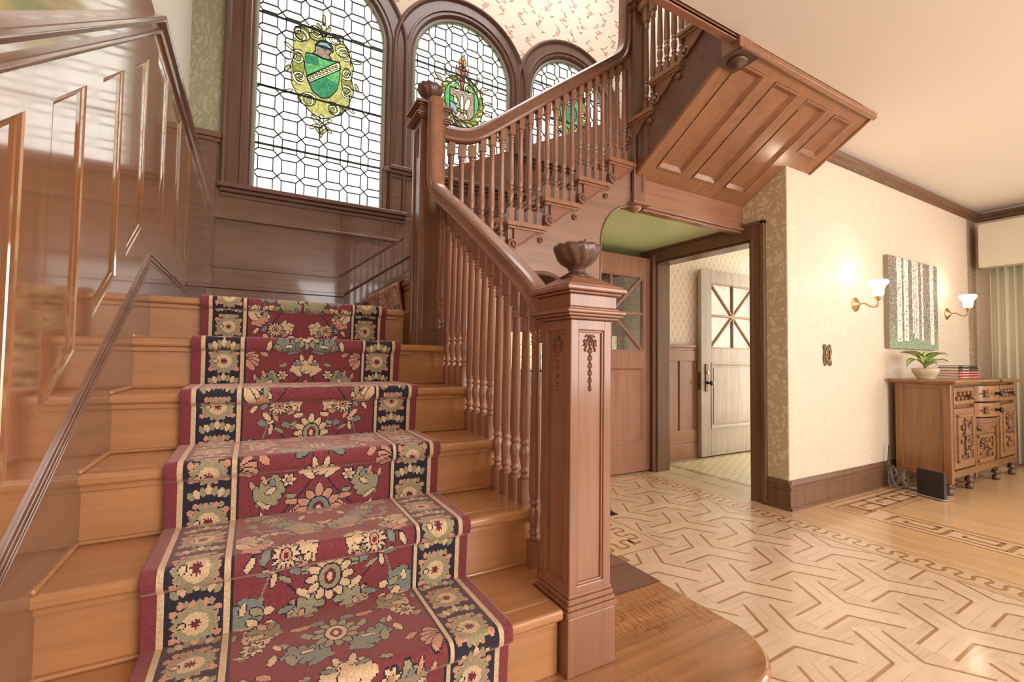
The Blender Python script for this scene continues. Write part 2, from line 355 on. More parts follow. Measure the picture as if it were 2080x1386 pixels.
bar((3.99, -.91), (4.17, -.91), .018, .0014, 5, False); bar((3.99, -1.08), (4.17, -1.08), .018, .0014, 5, False)
# vestibule floor: patterned tiles and border
fpoly([(3.52, -.6), (5.6, -.6), (5.6, .68), (3.52, .68)], .0006, 8, False)
for i in range(30):
    for j in range(22):
        x = 4.03+.075*i; y = -.55+.075*j+(.0375 if i % 2 else 0)
        if y > .56: continue
        h = .033; c = .014
        F.add([(x+dx, y+dy, .001) for dx, dy in ((-h, -c), (-c, -h), (c, -h), (h, -c), (h, c), (c, h), (-c, h), (-h, c))], [tuple(range(8))], 7)
        F.add([(x+.0375+dx, y-.0+dy, .001) for dx, dy in ((-.01, 0), (0, -.01), (.01, 0), (0, .01))], [(0, 1, 2, 3)], 9)
for (a, b) in (((3.94, -.6), (3.94, .62)), ((3.94, .615), (5.5, .615)), ((3.99, -.6), (3.99, .58)), ((3.99, .575), (5.5, .575))): bar(a, b, .018 if a[0] < 3.95 else .012, .0012, 9, False)
for k in range(4):
    y = -.34+.35*k
    for d in (-.02, 0, .02): bar((3.90, y+d), (4.02, y+d+.02), .009, .0015, 7, False)
    bar((3.72, y+.1), (3.72, y+.32), .008, .0012, 9, False); bar((3.72, y+.1), (3.77, y+.1), .008, .0012, 9, False)
floor = tag(F.build('floor', fm, recalc=False), kind='structure')
tag(MB().box(-.3, 9, -6.1, -6, 0, ZC).build('wall_front', M['plainwall']), kind='structure')
# ceilings
c = MB(); c.box(-.3, 9, -6, -1.22, ZC, ZC+.12); c.box(3.75, 9, -1.22, 1.1, ZC, ZC+.12)
tag(c.build('ceiling', M['ceiling'], recalc=True), kind='structure')
tag(MB().box(-.3, 3.9, -1.3, 1.1, 5.3, 5.4).build('ceiling_upper_hall', M['ceiling']), kind='structure')
tag(MB().box(2.32, XC+.05, -.44, YW, 2.06, 2.10).build('ceiling_under_landing', M['green_bounce']), kind='structure')
# left wall
tag(MB().box(-.3, -.03, -6, 1.1, 0, 5.3).build('wall_left', M['plainwall']), kind='structure')
# upper walls of the stair hall (right end and the side over the ceiling edge)
tag(MB().box(-.3, 3.9, -2.6, -2.45, 2.80, 5.3).build('wall_upper_front', M['plainwall']), kind='structure')
tag(MB().box(-.3, 3.9, -2.6, -1.3, 5.3, 5.4).build('ceiling_upper_landing', M['ceiling']), kind='structure')
tag(MB().box(3.75, 3.9, -2.5, 1.1, 2.8, 5.3).build('wall_upper_right', M['plainwall']), kind='structure')
# hall wall with the vestibule opening
OY0, OY1, OZ = -.53, .405, 1.94
w = MB(); w.box(XC, XC+.14, YC, OY0, 0, 2.8); w.box(XC, XC+.14, OY0, OY1, OZ, 2.8); w.box(XC, XC+.14, OY1, YW, 0, 2.8)
tag(w.build('wall_hall_right', M['leafpaper']), kind='structure')
tag(MB().box(XC+.004, 9, YC-.004, YC+.14, 0, ZC).build('wall_right', M['damask']), kind='structure')
tag(MB().box(7.25, 7.4, -6, YC, 0, ZC).build('wall_bay', M['damask']), kind='structure')
# crown, baseboards
CR_P = [(0, 0), (.004, 0), (.02, .012), (.026, .03), (.05, .045), (.062, .062), (.062, .075), (0, .075)]
def prof_y(p, y0, z0): return [(y0-a, z0+b) for a, b in p]
m_ = MB(); m_.prism(prof_y(CR_P, YC-.004, 2.575), 0, XC+.0, 7.25); m_.prism([(7.25-a, 2.575+b) for a, b in CR_P], 1, -6, YC)
tag(m_.build('trim_1', M['jamb'], bevel=.002), kind='structure')
cv = MB(); cv.prism([(YC, ZC)]+[(YC-.004-.09*(1-math.cos(t)), ZC-.035+.035*math.sin(t)) for t in [i*math.pi/16 for i in range(9)]], 0, XC, 7.25)
tag(cv.build('trim_2', M['ceiling'], smooth=False), kind='structure')
BB = [(0, 0), (.034, 0), (.034, .02), (.024, .026), (.022, .135), (.03, .142), (.028, .152), (.018, .16), (.022, .172), (.012, .19), (.006, .2), (0, .2)]
b_ = MB(); b_.prism(prof_y(BB, YC-.004, 0), 0, XC-.024, 7.2); tag(b_.build('baseboard_right', M['jamb'], bevel=.001), kind='structure')
b_ = MB(); b_.prism([(XC-a, b) for a, b in BB], 1, YC-.024, -.632); tag(b_.build('baseboard_hall', M['jamb'], bevel=.001), kind='structure')
# casing of the vestibule opening
g = MB()
g.box(XC-.022, XC, -.632, OY0, 0, 2.055); g.box(XC-.034, XC, -.64, -.612, 0, 2.065); g.box(XC-.022, XC, OY0, .60, OZ, 2.04); g.box(XC-.034, XC, -.64, .60, 2.04, 2.067); g.box(XC-.028, XC, OY0-.02, OY0, 0, 1.96); g.box(XC-.028, XC, OY0, .6, OZ, OZ+.018)
g.box(XC-.01, XC+.15, OY0, OY0+.018, 0, OZ); g.box(XC-.01, XC+.15, OY0, OY1, OZ-.018, OZ); g.box(XC-.01, XC+.15, OY1-.018, OY1, 0, OZ)
g.box(XC+.14, XC+.165, OY0-.09, OY0+.01, 0, OZ+.09); g.box(XC+.02, XC+.06, OY0+.018, OY0+.03, 0, OZ); g.box(XC-.05, XC, OY1-.0, OY1+.022, 0, 2.0)
tag(g.build('door_1_casing', M['jamb'], bevel=.003), kind='structure')
# vestibule walls
VY = .68
vm = mat('lozenge_wallpaper', (.68, .56, .45), .6); N, L, b = nodes(vm); v = coords(vm, (9, 1, 9)); 
def lozenge(m, v, k=1.0):
    N, L, b = nodes(m); sp = N.new('ShaderNodeSeparateXYZ'); L.new(v, sp.inputs[0])
    A = N.new('ShaderNodeMath'); A.operation = 'MULTIPLY'; A.inputs[1].default_value = 1.35; L.new(sp.outputs[0], A.inputs[0])
    B = N.new('ShaderNodeMath'); B.operation = 'MULTIPLY'; B.inputs[1].default_value = .85; L.new(sp.outputs[2], B.inputs[0])
    outs = []
    for op in ('ADD', 'SUBTRACT'):
        a = N.new('ShaderNodeMath'); a.operation = op; L.new(A.outputs[0], a.inputs[0]); L.new(B.outputs[0], a.inputs[1])
        p = N.new('ShaderNodeMath'); p.operation = 'PINGPONG'; p.inputs[1].default_value = .5; L.new(a.outputs[0], p.inputs[0]); outs.append(p.outputs[0])
    mn = N.new('ShaderNodeMath'); mn.operation = 'MINIMUM'; L.new(outs[0], mn.inputs[0]); L.new(outs[1], mn.inputs[1])
    L.new(ramp(m, mn.outputs[0], [(.0, (.84, .73, .66)), (.07, (.82, .70, .63)), (.12, (.74, .62, .56)), (.5, (.64, .53, .48))]), b.inputs['Base Color'])
lozenge(vm, v)
tag(MB().box(XC+.14, 5.75, VY, VY+.1, 0, 2.8).build('wall_vestibule', vm), kind='structure')
v_ = MB(); v_.box(XC+.14, 5.75, VY-.02, VY, 0, 1.16); v_.box(XC+.14, 5.75, VY-.045, VY, 1.16, 1.19); v_.box(XC+.14, 5.75, VY-.032, VY, 1.13, 1.16); v_.box(XC+.14, 5.75, VY-.035, VY, 0, .16); v_.box(XC+.14, 5.75, VY-.03, VY, .16, .2)
for k in range(7):
    x = 4.00+.27*k
    v_.box(x-.045, x+.045, VY-.033, VY, .29, 1.03)
v_.box(XC+.14, 5.75, VY-.034, VY, .2, .30); v_.box(XC+.14, 5.75, VY-.034, VY, 1.02, 1.13)
tag(v_.build('trim_3', M['md'], bevel=.004), kind='structure')
tag(MB().box(XC, 5.75, -.64, VY, 2.45, 2.5).build('ceiling_vestibule', M['ceiling']), kind='structure')
tag(MB().box(XC+.14, 5.75, YC+.14, YC+.16, 0, 2.45).build('wall_vestibule_near', vm), kind='structure')
# ------------------------------------------------------------------ left wainscot
def zt(y): return 2.139+.671*(y+.474)          # head line of the raked panels
def zb(y): return 1.495+.69*(y+.475)           # foot line
def zk(y): return 1.423+.645*(y+.309)          # top of the raked skirting
YK = -.345
ps = [(-1.68-.33*k, -1.475-.33*k) for k in range(3)][::-1]+[(-1.353, -1.15), (-1.023, -.812), (-.694, -.475)]
lp = [(-.30, -.055), (.085, .384), (.54, .805)]
def ztop(y): return 2.30+.678*(y+.5) if y < YK else 2.30+.678*(YK+.5)
w = MB()
ys = sorted(set([-3.2, YK, YW]+[a for p in ps+lp for a in p]))
def holes(y):
    top = ztop(y)
    for a, b in ps:
        if a < y < b: return [(max(0, .55*0), zb(y)), (zt(y), top)]
    for a, b in lp:
        if a < y < b: return [(0, 1.575), (2.285, top)]
    return [(0, top)]
w.columns(ys, holes, -.0215, 0, 0)
w.box(-.03, -.009, -3.2, YW, 0, 2.4)
for a, b in ps:        # sloping mouldings round each panel
    A, B, Cc, D = (a, zb(a)), (b, zb(b)), (b, zt(b)), (a, zt(a)); q = .034
    I = [(a+q, zb(a+q)+q), (b-q, zb(b-q)+q), (b-q, zt(b-q)-q*.6), (a+q, zt(a+q)-q*.6)]
    for (p1, p2, p3, p4) in ((A, B, I[1], I[0]), (B, Cc, I[2], I[1]), (Cc, D, I[3], I[2]), (D, A, I[0], I[3])):
        for t0, t1, d0, d1 in ((0, .12, 0, -.003), (.12, .5, -.003, -.0045), (.5, .62, -.0045, -.0065), (.62, 1, -.0065, -.009)):
            f = lambda P, Q, t, d: (d, P[0]+(Q[0]-P[0])*t, P[1]+(Q[1]-P[1])*t)
            w.quad(f(p1, p4, t0, d0), f(p2, p3, t0, d0), f(p2, p3, t1, d1), f(p1, p4, t1, d1))
for a, b in lp:
    A, B, Cc, D = (a, 1.575), (b, 1.575), (b, 2.285), (a, 2.285); q = .03
    I = [(a+q, 1.575+q), (b-q, 1.575+q), (b-q, 2.285-q), (a+q, 2.285-q)]
    for (p1, p2, p3, p4) in ((A, B, I[1], I[0]), (B, Cc, I[2], I[1]), (Cc, D, I[3], I[2]), (D, A, I[0], I[3])):
        for t0, t1, d0, d1 in ((0, .12, 0, -.003), (.12, .5, -.003, -.0045), (.5, .62, -.0045, -.0065), (.62, 1, -.0065, -.009)):
            f = lambda P, Q, t, d: (d, P[0]+(Q[0]-P[0])*t, P[1]+(Q[1]-P[1])*t)
            w.quad(f(p1, p4, t0, d0), f(p2, p3, t0, d0), f(p2, p3, t1, d1), f(p1, p4, t1, d1))
wl_ = tag(w.build('wall_left_wainscot', M['wall_l'], recalc=False), kind='structure')
# raked cap rail, frieze and skirting mouldings of the left wall
t_ = MB()
S = .678; cap = [(-3.2, 2.30+S*(-3.2+.5)), (YK, 2.30+S*(YK+.5)), (YW, 2.30+S*(YK+.5))]
P3 = [(0, y, z) for y, z in cap]
t_.sweep(P3, [(-.02, .0), (.026, 0), (.030, .010), (.024, .022), (.012, .028), (-.02, .028)], (1, 0, 0))
t_.sweep([(0, y, z-.012) for y, z in cap], [(-.02, 0), (.012, 0), (.012, .012), (.008, .018), (-.02, .018)], (1, 0, 0))
t_.sweep([(0, y, z-.062) for y, z in cap], [(-.02, 0), (.014, 0), (.018, .008), (.01, .018), (-.02, .018)], (1, 0, 0))
tag(t_.build('wall_left_cap_rail', M['wainsy'], bevel=.002), kind='structure')
t_ = MB(); sk = [(-3.2, zk(-3.2)), (-.309, zk(-.309)), (YW, zk(-.309)+.0)]
for off, dp, th in ((-.03, .007, .010), (-.010, .007, .010), (.010, .007, .010), (.03, .007, .01)):
    t_.sweep([(0, y, z-off-.02) for y, z in sk], [(-.01, 0), (dp, 0), (dp*.8, th*.6), (dp*.4, th), (-.01, th)], (1, 0, 0))
t_.columns([-3.2, -.309, YW], lambda y: [(0, (zk(y) if y < -.309 else zk(-.309))-.04)], -.01, .008, 0)
tag(t_.build('baseboard_left', M['wainsy'], bevel=.002), kind='structure')
# ------------------------------------------------------------------ window wall
WIN = [(.762, .427, 3.42, 2.135), (1.856, .427, 3.42, 2.485), (2.955, .427, 3.45, 2.84)]   # centre x, glass radius, springing z, sill z
def arch_z(wd, x, off=0.0):
    cx, r, zs, sl = wd; r += off; d = r*r-(x-cx)**2
    return zs+math.sqrt(max(0, d)) if d > 0 else None
# --- small raster painter used for carpets, papers and pictures (vertex colours)
class Paint:
    def __init__(s, w, h, res, base):
        s.res = res; s.nx = int(round(w/res)); s.ny = int(round(h/res)); s.w = w; s.h = h
        s.a = np.empty((s.ny, s.nx, 3), np.float32); s.a[:] = base
        s.X, s.Y = np.meshgrid((np.arange(s.nx)+.5)*res, (np.arange(s.ny)+.5)*res)
    def _win(s, x0, x1, y0, y1):
        return (slice(max(0, int(y0/s.res)), min(s.ny, int(y1/s.res)+2)), slice(max(0, int(x0/s.res)), min(s.nx, int(x1/s.res)+2)))
    def ell(s, cx, cy, rx, ry, c, rot=0):
        R = max(rx, ry); k = s._win(cx-R, cx+R, cy-R, cy+R); X = s.X[k]-cx; Y = s.Y[k]-cy; cs, sn = math.cos(rot), math.sin(rot)
        m = ((X*cs+Y*sn)/rx)**2+((-X*sn+Y*cs)/ry)**2 <= 1; s.a[k][m] = c
    def rect(s, x0, x1, y0, y1, c): s.a[s._win(x0, x1-s.res, y0, y1-s.res)] = c
    def line(s, pts, w, c, taper=False):
        n = len(pts)
        for i in range(n-1):
            (ax, ay), (bx, by) = pts[i], pts[i+1]; ww = w*(1-i/n) if taper else w
            k = s._win(min(ax, bx)-ww, max(ax, bx)+ww, min(ay, by)-ww, max(ay, by)+ww); X = s.X[k]-ax; Y = s.Y[k]-ay; dx, dy = bx-ax, by-ay; L2 = dx*dx+dy*dy or 1e-9
            t = np.clip((X*dx+Y*dy)/L2, 0, 1); m = (X-t*dx)**2+(Y-t*dy)**2 <= (ww/2)**2; s.a[k][m] = c
    def petal(s, cx, cy, L, wd, ang, c, edge=None, ew=.003):
        mx, my = cx+math.cos(ang)*L/2, cy+math.sin(ang)*L/2
        if edge is not None: s.ell(mx, my, L/2+ew, wd/2+ew, edge, ang)
        s.ell(mx, my, L/2, wd/2, c, ang)
    def flower(s, cx, cy, r, n, c, edge, core, core2=None, a0=0):
        for k in range(n):
            a = a0+2*math.pi*k/n; s.petal(cx, cy, r+.003, 2.4*r/n*1.5+.005, a, edge)
        for k in range(n): s.petal(cx, cy, r, 2.4*r/n*1.25, a0+2*math.pi*k/n, c)
        s.ell(cx, cy, r*.42, r*.42, edge); s.ell(cx, cy, r*.34, r*.34, core)
        if core2 is not None: s.ell(cx, cy, r*.17, r*.17, core2)
    def leaf(s, cx, cy, L, wd, ang, c, edge, lobes=3):
        for k in range(lobes):
            t = (k+.5)/lobes; x, y = cx+math.cos(ang)*L*t, cy+math.sin(ang)*L*t
            for sg in (-1, 1): s.petal(x, y, wd*(1.1-.5*t)+.003, wd*.42+.005, ang+sg*.9, edge)
        s.petal(cx, cy, L*1.1, wd*.6+.005, ang, edge)
        for k in range(lobes):
            t = (k+.5)/lobes; x, y = cx+math.cos(ang)*L*t, cy+math.sin(ang)*L*t
            for sg in (-1, 1): s.petal(x, y, wd*(1.1-.5*t), wd*.42, ang+sg*.9, c)
        s.petal(cx, cy, L*1.08, wd*.6, ang, c)
    def speckle(s, amt, seed=1):
        r = np.random.RandomState(seed); s.a *= (1+amt*(r.rand(s.ny, s.nx, 1)-.5)).astype(np.float32)
def color_mesh(name, co, quads, cols, mat_, parent=None, smooth=False):
    # co (n,3), quads (m,4), cols (m,3) one colour per face
    me = bpy.data.meshes.new(name); me.vertices.add(len(co)); me.vertices.foreach_set('co', np.asarray(co, np.float32).ravel())
    m = len(quads); me.loops.add(4*m); me.loops.foreach_set('vertex_index', np.asarray(quads, np.int32).ravel())
    me.polygons.add(m); me.polygons.foreach_set('loop_start', np.arange(0, 4*m, 4, dtype=np.int32))
    try: me.polygons.foreach_set('loop_total', np.full(m, 4, np.int32))
    except Exception: pass
    me.update(calc_edges=True); me.materials.append(mat_)
    ca = me.color_attributes.new('Col', 'FLOAT_COLOR', 'CORNER'); c4 = np.ones((m, 4, 4), np.float32); c4[:, :, :3] = np.asarray(cols)[:, None, :]
    ca.data.foreach_set('color', c4.ravel()); me.polygons.foreach_set('use_smooth', np.full(m, smooth)); me.validate()
    o = bpy.data.objects.new(name, me); COL.objects.link(o); o['wl'] = (0, 0, 0)
    if parent: o.parent = parent; me.transform(Matrix.Translation(-Vector(parent['wl'])))
    return o
# --- rose-sprig paper over the arches
PX0, PX1, PZ0, PZ1 = 1.15, 3.637, 3.3, 5.3
pp = Paint(PX1-PX0, PZ1-PZ0, .007, (.86, .70, .56))
rs = random.Random(5)
for i in range(13):
    for j in range(11):
        cx = .09+i*.195+(.095 if j % 2 else 0)+rs.uniform(-.015, .015); cy = .08+j*.185+rs.uniform(-.02, .02)
        g1, g2 = (.30, .29, .20), (.38, .34, .24)
        pts = [(cx+.035*math.sin(t*2.2+i), cy-.09+t*.06) for t in range(4)]; pts = [(cx+.028*math.sin(t*.9+i), cy-.085+t*.016) for t in range(11)]
        pp.line(pts, .007, g2)
        for t in range(1, 11, 2):
            x, y = pts[t]; a = rs.uniform(-.5, .9); pp.petal(x, y, .036, .017, a if t % 4 == 1 else math.pi-a, g1 if t % 3 else g2)
        x, y = pts[5]; pp.ell(x, y, .021, .021, (.66, .30, .26)); pp.ell(x+.006, y+.004, .012, .011, (.78, .46, .40)); pp.ell(x-.004, y-.004, .006, .006, (.50, .17, .15))
        x, y = pts[10]; pp.ell(x, y, .013, .012, (.74, .42, .36))
K = np.arange(pp.nx*pp.ny).reshape(pp.ny, pp.nx); cxs = PX0+(np.arange(pp.nx)+.5)*.007; czs = PZ0+(np.arange(pp.ny)+.5)*.007
XX, ZZ = np.meshgrid(cxs, czs); keep = np.ones_like(XX, bool)
for (cx, r, zs, sl) in WIN:
    ins = ((XX-cx)**2+(np.maximum(ZZ-zs, 0))**2 < (r+.1)**2); keep &= ~ins
gx = PX0+np.arange(pp.nx+1)*.007; gz = PZ0+np.arange(pp.ny+1)*.007; GX, GZ = np.meshgrid(gx, gz)
co = np.stack([GX.ravel(), np.full(GX.size, YW), GZ.ravel()], 1); iy, ix = np.nonzero(keep); a = iy*(pp.nx+1)+ix
color_mesh('wall_back_rose_paper', co, np.stack([a, a+1, a+pp.nx+2, a+pp.nx+1], 1), pp.a[iy, ix], vcol('rose_sprig_wallpaper', .8))['kind'] = 'structure'
def wallfn(x):
    for wd in WIN:
        z = arch_z(wd, x, .10)
        if z: return ([(0, .92), (1.60, wd[3])] if 2.3 < x < 3.59 else [(0, wd[3])])+[(z+.02, 5.3)]
    return [(0, .92), (1.60, 5.3)] if 2.3 < x < 3.59 else [(0, 5.3)]
xs = sorted(set([-.03, 3.75, 2.3, 3.59]+[cx+s_*(r+.10)*math.sin(math.radians(t)) for cx, r, _, _ in WIN for s_ in (-1, 1) for t in range(0, 91, 9)]))
tag(MB().columns(xs, wallfn, YW+.004, YW+.16).build('wall_back', M['greenpaper']), kind='structure')
def pt(u, v): q = at(u, v, 1, YW); return (q.x, q.z)
EOV = [(*pt(656, 140), .20, .34), (*pt(940, 205), .215, .24), (*pt(1160, 225), .20, .27)]
# --- arched windows
def arch_path(cx, zs, zlo, r=.0, n=28):
    pts = [(cx-r, YW, zlo), (cx-r, YW, zs)]+arc((cx, zs), r, 180, 0, n, 1, YW)[1:-1]+[(cx+r, YW, zs), (cx+r, YW, zlo)]; return pts
EMB = {}
for wi, (cx, r, zs, sl) in enumerate(WIN):
    root = bpy.data.objects.new('window_%d' % (wi+1), None); COL.objects.link(root); root.location = (cx, YW, sl); root['wl'] = (cx, YW, sl); root['kind'] = 'structure'
    dy = .0015*wi
    cas = MB()
    prof = [(-.05, 0), (.012, 0), (.012, .014), (.02, .02), (.02, .10), (.026, .105), (.036, .115), (.042, .135), (.034, .15), (.036, .165), (.02, .175), (-.02, .175)]
    # side = -Y so that the first profile number is the projection into the hall, the second the distance outward from the glass
    path = arch_path(cx, zs, sl-.0, r+.0)
    pr = [(.05, .012), (.0, .012), (.0, .02), (-.02+.0, .03), (-.024-dy, .036), (-.024-dy, .058), (-.036-dy, .062), (-.036-dy, .074), (-.022-dy, .08), (-.022-dy, .145), (-.03-dy, .15), (-.044-dy, .158), (-.046-dy, .17), (-.03-dy, .185), (.006, .185), (.006, .06), (.05, .06)]
    cas.sweep(path, pr, (0, 1, 0), smooth=False)
    cas.build('window_frame', M['dkz'], root)
    sash = MB(); sash.sweep(arch_path(cx, zs, sl, r), [(.03, -.010), (.03, .016), (-.002, .016), (-.006, .004), (-.004, -.004), (.004, -.010)], (0, 1, 0))
    sash.build('sash', mat('grey_green_sash_%d' % wi, (.30, .28, .22), .4, coat=.3), root)
    sb = MB(); sb.box(cx-r-.19, cx+r+.19, YW-.075, YW+.03, sl-.03, sl); sb.box(cx-r-.18, cx+r+.18, YW-.055, YW, sl-.055, sl-.03); sb.box(cx-r-.18, cx+r+.18, YW-.035, YW, sl-.085, sl-.055)
    sb.build('window_sill', M['dkx'], root, bevel=.006)
    EMB[wi] = root
    # leading: squares joined corner to corner through crossing points
    ld = MB(); p = .1455; h = p*.315; x0 = cx-r; z0 = sl+.055
    def inside(x, z): return abs(x-cx) < r-.002 and z > sl and (z < zs or (x-cx)**2+(z-zs)**2 < (r-.002)**2)
    def seg(a, b, wd_=.0066):
        k = 10; run = []
        for i in range(k+1):
            q = (a[0]+(b[0]-a[0])*i/k, a[1]+(b[1]-a[1])*i/k)
            ex, ez, ea, eb = EOV[wi]
            if inside(*q) and (wd_ > .008 or ((q[0]-ex)/ea)**2+((q[1]-ez)/eb)**2 > 1): run.append(q)
        if len(run) > 1:
            a_, b_ = run[0], run[-1]; dx, dz = b_[0]-a_[0], b_[1]-a_[1]; l = math.hypot(dx, dz); nx_, nz_ = -dz/l*wd_/2, dx/l*wd_/2
            ld.prism([(a_[0]+nx_, a_[1]+nz_), (b_[0]+nx_, b_[1]+nz_), (b_[0]-nx_, b_[1]-nz_), (a_[0]-nx_, a_[1]-nz_)], 1, YW+.014, YW+.022)
    for i in range(-1, 8):
        for j in range(-1, 14):
            X = x0+.045+i*p+.03; Z = z0+j*p
            c4 = [(X-h, Z-h), (X+h, Z-h), (X+h, Z+h), (X-h, Z+h)]
            for a_, b_ in zip(c4, c4[1:]+c4[:1]): seg(a_, b_)
            for (a_, sx, sz) in zip(c4, (-1, 1, 1, -1), (-1, -1, 1, 1)): seg(a_, (X+sx*p/2, Z+sz*p/2))
    for z in ([2.468, 2.873, 3.385, 3.80] if wi == 0 else [2.965, 3.41] if wi == 1 else [3.3, 3.6]):
        seg((cx-r+.004, z), (cx, z), .013); seg((cx, z), (cx+r-.004, z), .013)
    ld.build('leading', M['lead'], root); EMB[wi] = root
# --- emblems in coloured glass
CG = {k_: tuple(x*.60 for x in v_) for k_, v_ in {'gold': (.235, .205, .07), 'olive': (.13, .125, .03), 'cream': (.56, .50, .30), 'green': (.06, .20, .07), 'deep': (.02, .10, .05), 'mauve': (.16, .11, .09),
      'blue': (.12, .18, .19), 'pink': (.36, .22, .17), 'ruby': (.18, .045, .03), 'amber': (.30, .15, .05)}.items()}
class Emblem:
    def __init__(s, wi):
        s.cx, s.r, s.zs, s.sl = WIN[wi]; s.x0 = s.cx-s.r; w_, h_ = 2*s.r, s.zs+s.r-s.sl; s.l = MB(); s.y = YW+.012; s.wi = wi
        s.p = Paint(w_, h_, .0045, (1, 1, 1)); s.p.a[:] = (-1, -1, -1); s.rs = np.random.RandomState(wi)
    def poly(s, pts, c, lead=.005):
        p = s.p; P = [(a-s.x0, b-s.sl) for a, b in pts]; xs_ = [a for a, b in P]; ys_ = [b for a, b in P]; k = p._win(min(xs_), max(xs_), min(ys_), max(ys_))
        X, Y = p.X[k], p.Y[k]; ins = np.zeros(X.shape, bool)
        for (ax, ay), (bx, by) in zip(P, P[1:]+P[:1]):
            if abs(by-ay) < 1e-12: continue
            ins ^= ((ay > Y) != (by > Y)) & (X < (bx-ax)*(Y-ay)/(by-ay)+ax)
        sh = s.rs.uniform(.8, 1.2); p.a[k][ins] = np.array(CG[c])*sh
        if lead: s.line(pts+[pts[0]], lead)
    def line(s, pts, w=.005):
        w *= 1.0
        for a, b in zip(pts, pts[1:]):
            dx, dz = b[0]-a[0], b[1]-a[1]; l = math.hypot(dx, dz)
            if l < 1e-6: continue
            nx_, nz_ = -dz/l*w/2, dx/l*w/2
            s.l.prism([(a[0]+nx_, a[1]+nz_), (b[0]+nx_, b[1]+nz_), (b[0]-nx_, b[1]-nz_), (a[0]-nx_, a[1]-nz_)], 1, s.y, s.y+.008)
    def ell(s, x, z, rx, rz, c, lead=.004, rot=0, n=14):
        s.poly([(x+rx*math.cos(t)*math.cos(rot)-rz*math.sin(t)*math.sin(rot), z+rx*math.cos(t)*math.sin(rot)+rz*math.sin(t)*math.cos(rot)) for t in [2*math.pi*i/n for i in range(n)]], c, lead)
    def scroll(s, x, z, r, a0, c='cream', turns=1.4, sg=1, w=.019):
        pts = [(x+r*(1-.72*t)*math.cos(a0+sg*2*math.pi*turns*t), z+r*(1-.72*t)*math.sin(a0+sg*2*math.pi*turns*t)) for t in [i/18 for i in range(19)]]
        L_, R_ = [], []
        for i, q in enumerate(pts):
            a = pts[max(0, i-1)]; b = pts[min(18, i+1)]; dx, dz = b[0]-a[0], b[1]-a[1]; l = math.hypot(dx, dz); ww = w*(1-.5*i/18)/2
            L_.append((q[0]-dz/l*ww, q[1]+dx/l*ww)); R_.append((q[0]+dz/l*ww, q[1]-dx/l*ww))
        for i in range(18): s.poly([L_[i], L_[i+1], R_[i+1], R_[i]], c, 0)
        s.line(L_, .003); s.line(R_, .003)
    def done(s, root, name):
        p = s.p; X = p.X+s.x0; Z = p.Y+s.sl; ins = (Z < s.zs) | ((X-s.cx)**2+(Z-s.zs)**2 < (s.r+.004)**2)
        gx = s.x0+np.arange(p.nx+1)*p.res; gz = s.sl+np.arange(p.ny+1)*p.res; GX, GZ = np.meshgrid(gx, gz); co = np.stack([GX.ravel(), np.full(GX.size, YW+.023), GZ.ravel()], 1)
        em = p.a[:, :, 0] >= 0
        # mottled streaks inside the coloured pieces, slight greyness in the clear ones
        nz = np.kron(s.rs.rand(p.ny//3+2, p.nx//3+2), np.ones((3, 3)))[:p.ny, :p.nx, None]; cl = np.where(em[..., None], p.a*(.72+.6*nz), np.array([.42, .395, .39])*(.74+.26*nz))
        for mask, nm in ((ins & ~em, 'pane'), (ins & em, name)):
            iy, ix = np.nonzero(mask); a = iy*(p.nx+1)+ix
            o = color_mesh(nm, co, np.stack([a, a+1, a+p.nx+2, a+p.nx+1], 1), cl[iy, ix], M['stained'], root)
        s.l.build('emblem_leading', M['lead'], root)
# first window: shield with a diagonal band in a scrolled cartouche
E1 = Emblem(0); cx, cz = pt(656, 140); q = lambda dx, dz: (cx+dx, cz+dz)
out = [(-.20, .17), (-.19, .25), (-.13, .29), (-.05, .28), (0, .27), (.07, .28), (.14, .25), (.18, .18), (.215, .08), (.20, 0), (.22, -.08), (.19, -.2), (.14, -.29), (.06, -.34), (0, -.36), (-.06, -.34), (-.14, -.27), (-.2, -.16), (-.21, -.03), (-.19, .05)]
E1.poly([q(*p) for p in out], 'gold')
for (a, b, rx, rz, c_) in ((-.14, .22, .05, .05, 'olive'), (.13, .19, .05, .05, 'gold'), (-.16, -.02, .04, .09, 'olive'), (.165, -.03, .035, .10, 'olive'), (-.1, -.25, .06, .04, 'olive'), (.1, -.27, .05, .04, 'olive'), (-.05, .23, .05, .03, 'olive'), (.06, .24, .05, .025, 'cream')):
    E1.ell(cx+a, cz+b, rx, rz, c_)
E1.poly([q(-.115, .09), q(-.05, .10), q(.02, .085), q(.115, .095), q(.12, -.02), q(.10, -.12), q(.05, -.19), q(.0, -.21), q(-.06, -.18), q(-.1, -.10), q(-.12, .0)], 'green', .006)
E1.poly([q(-.11, -.06), q(0, -.04), q(.11, -.07), q(.10, -.12), q(.05, -.19), q(.0, -.21), q(-.06, -.18), q(-.1, -.10)], 'deep', 0)
E1.poly([q(-.11, .08), q(-.04, .09), q(-.02, .03), q(-.11, .02)], 'deep', 0)
E1.poly([q(-.105, -.085), q(-.085, -.12), q(.125, .045), q(.115, .09), q(.09, .085)], 'cream', .005)
for t in range(9): E1.ell(cx-.085+.022*t, cz-.082+.0175*t, .010, .010, 'gold', .003)
E1.line([q(-.10, -.07), q(.095, .085)], .003); E1.line([q(-.09, -.11), q(.118, .055)], .003)
E1.poly([q(-.07, .10), q(-.05, .13), q(-.055, .17), q(-.03, .21), q(.02, .225), q(.06, .20), q(.07, .16), q(.04, .13), q(.06, .095), q(0, .085)], 'mauve', .006)
E1.poly([q(-.05, .17), q(-.02, .205), q(.03, .215), q(.06, .18), q(.02, .165)], 'blue', .006); E1.line([q(-.05, .17), q(.02, .18), q(.06, .16)], .008)
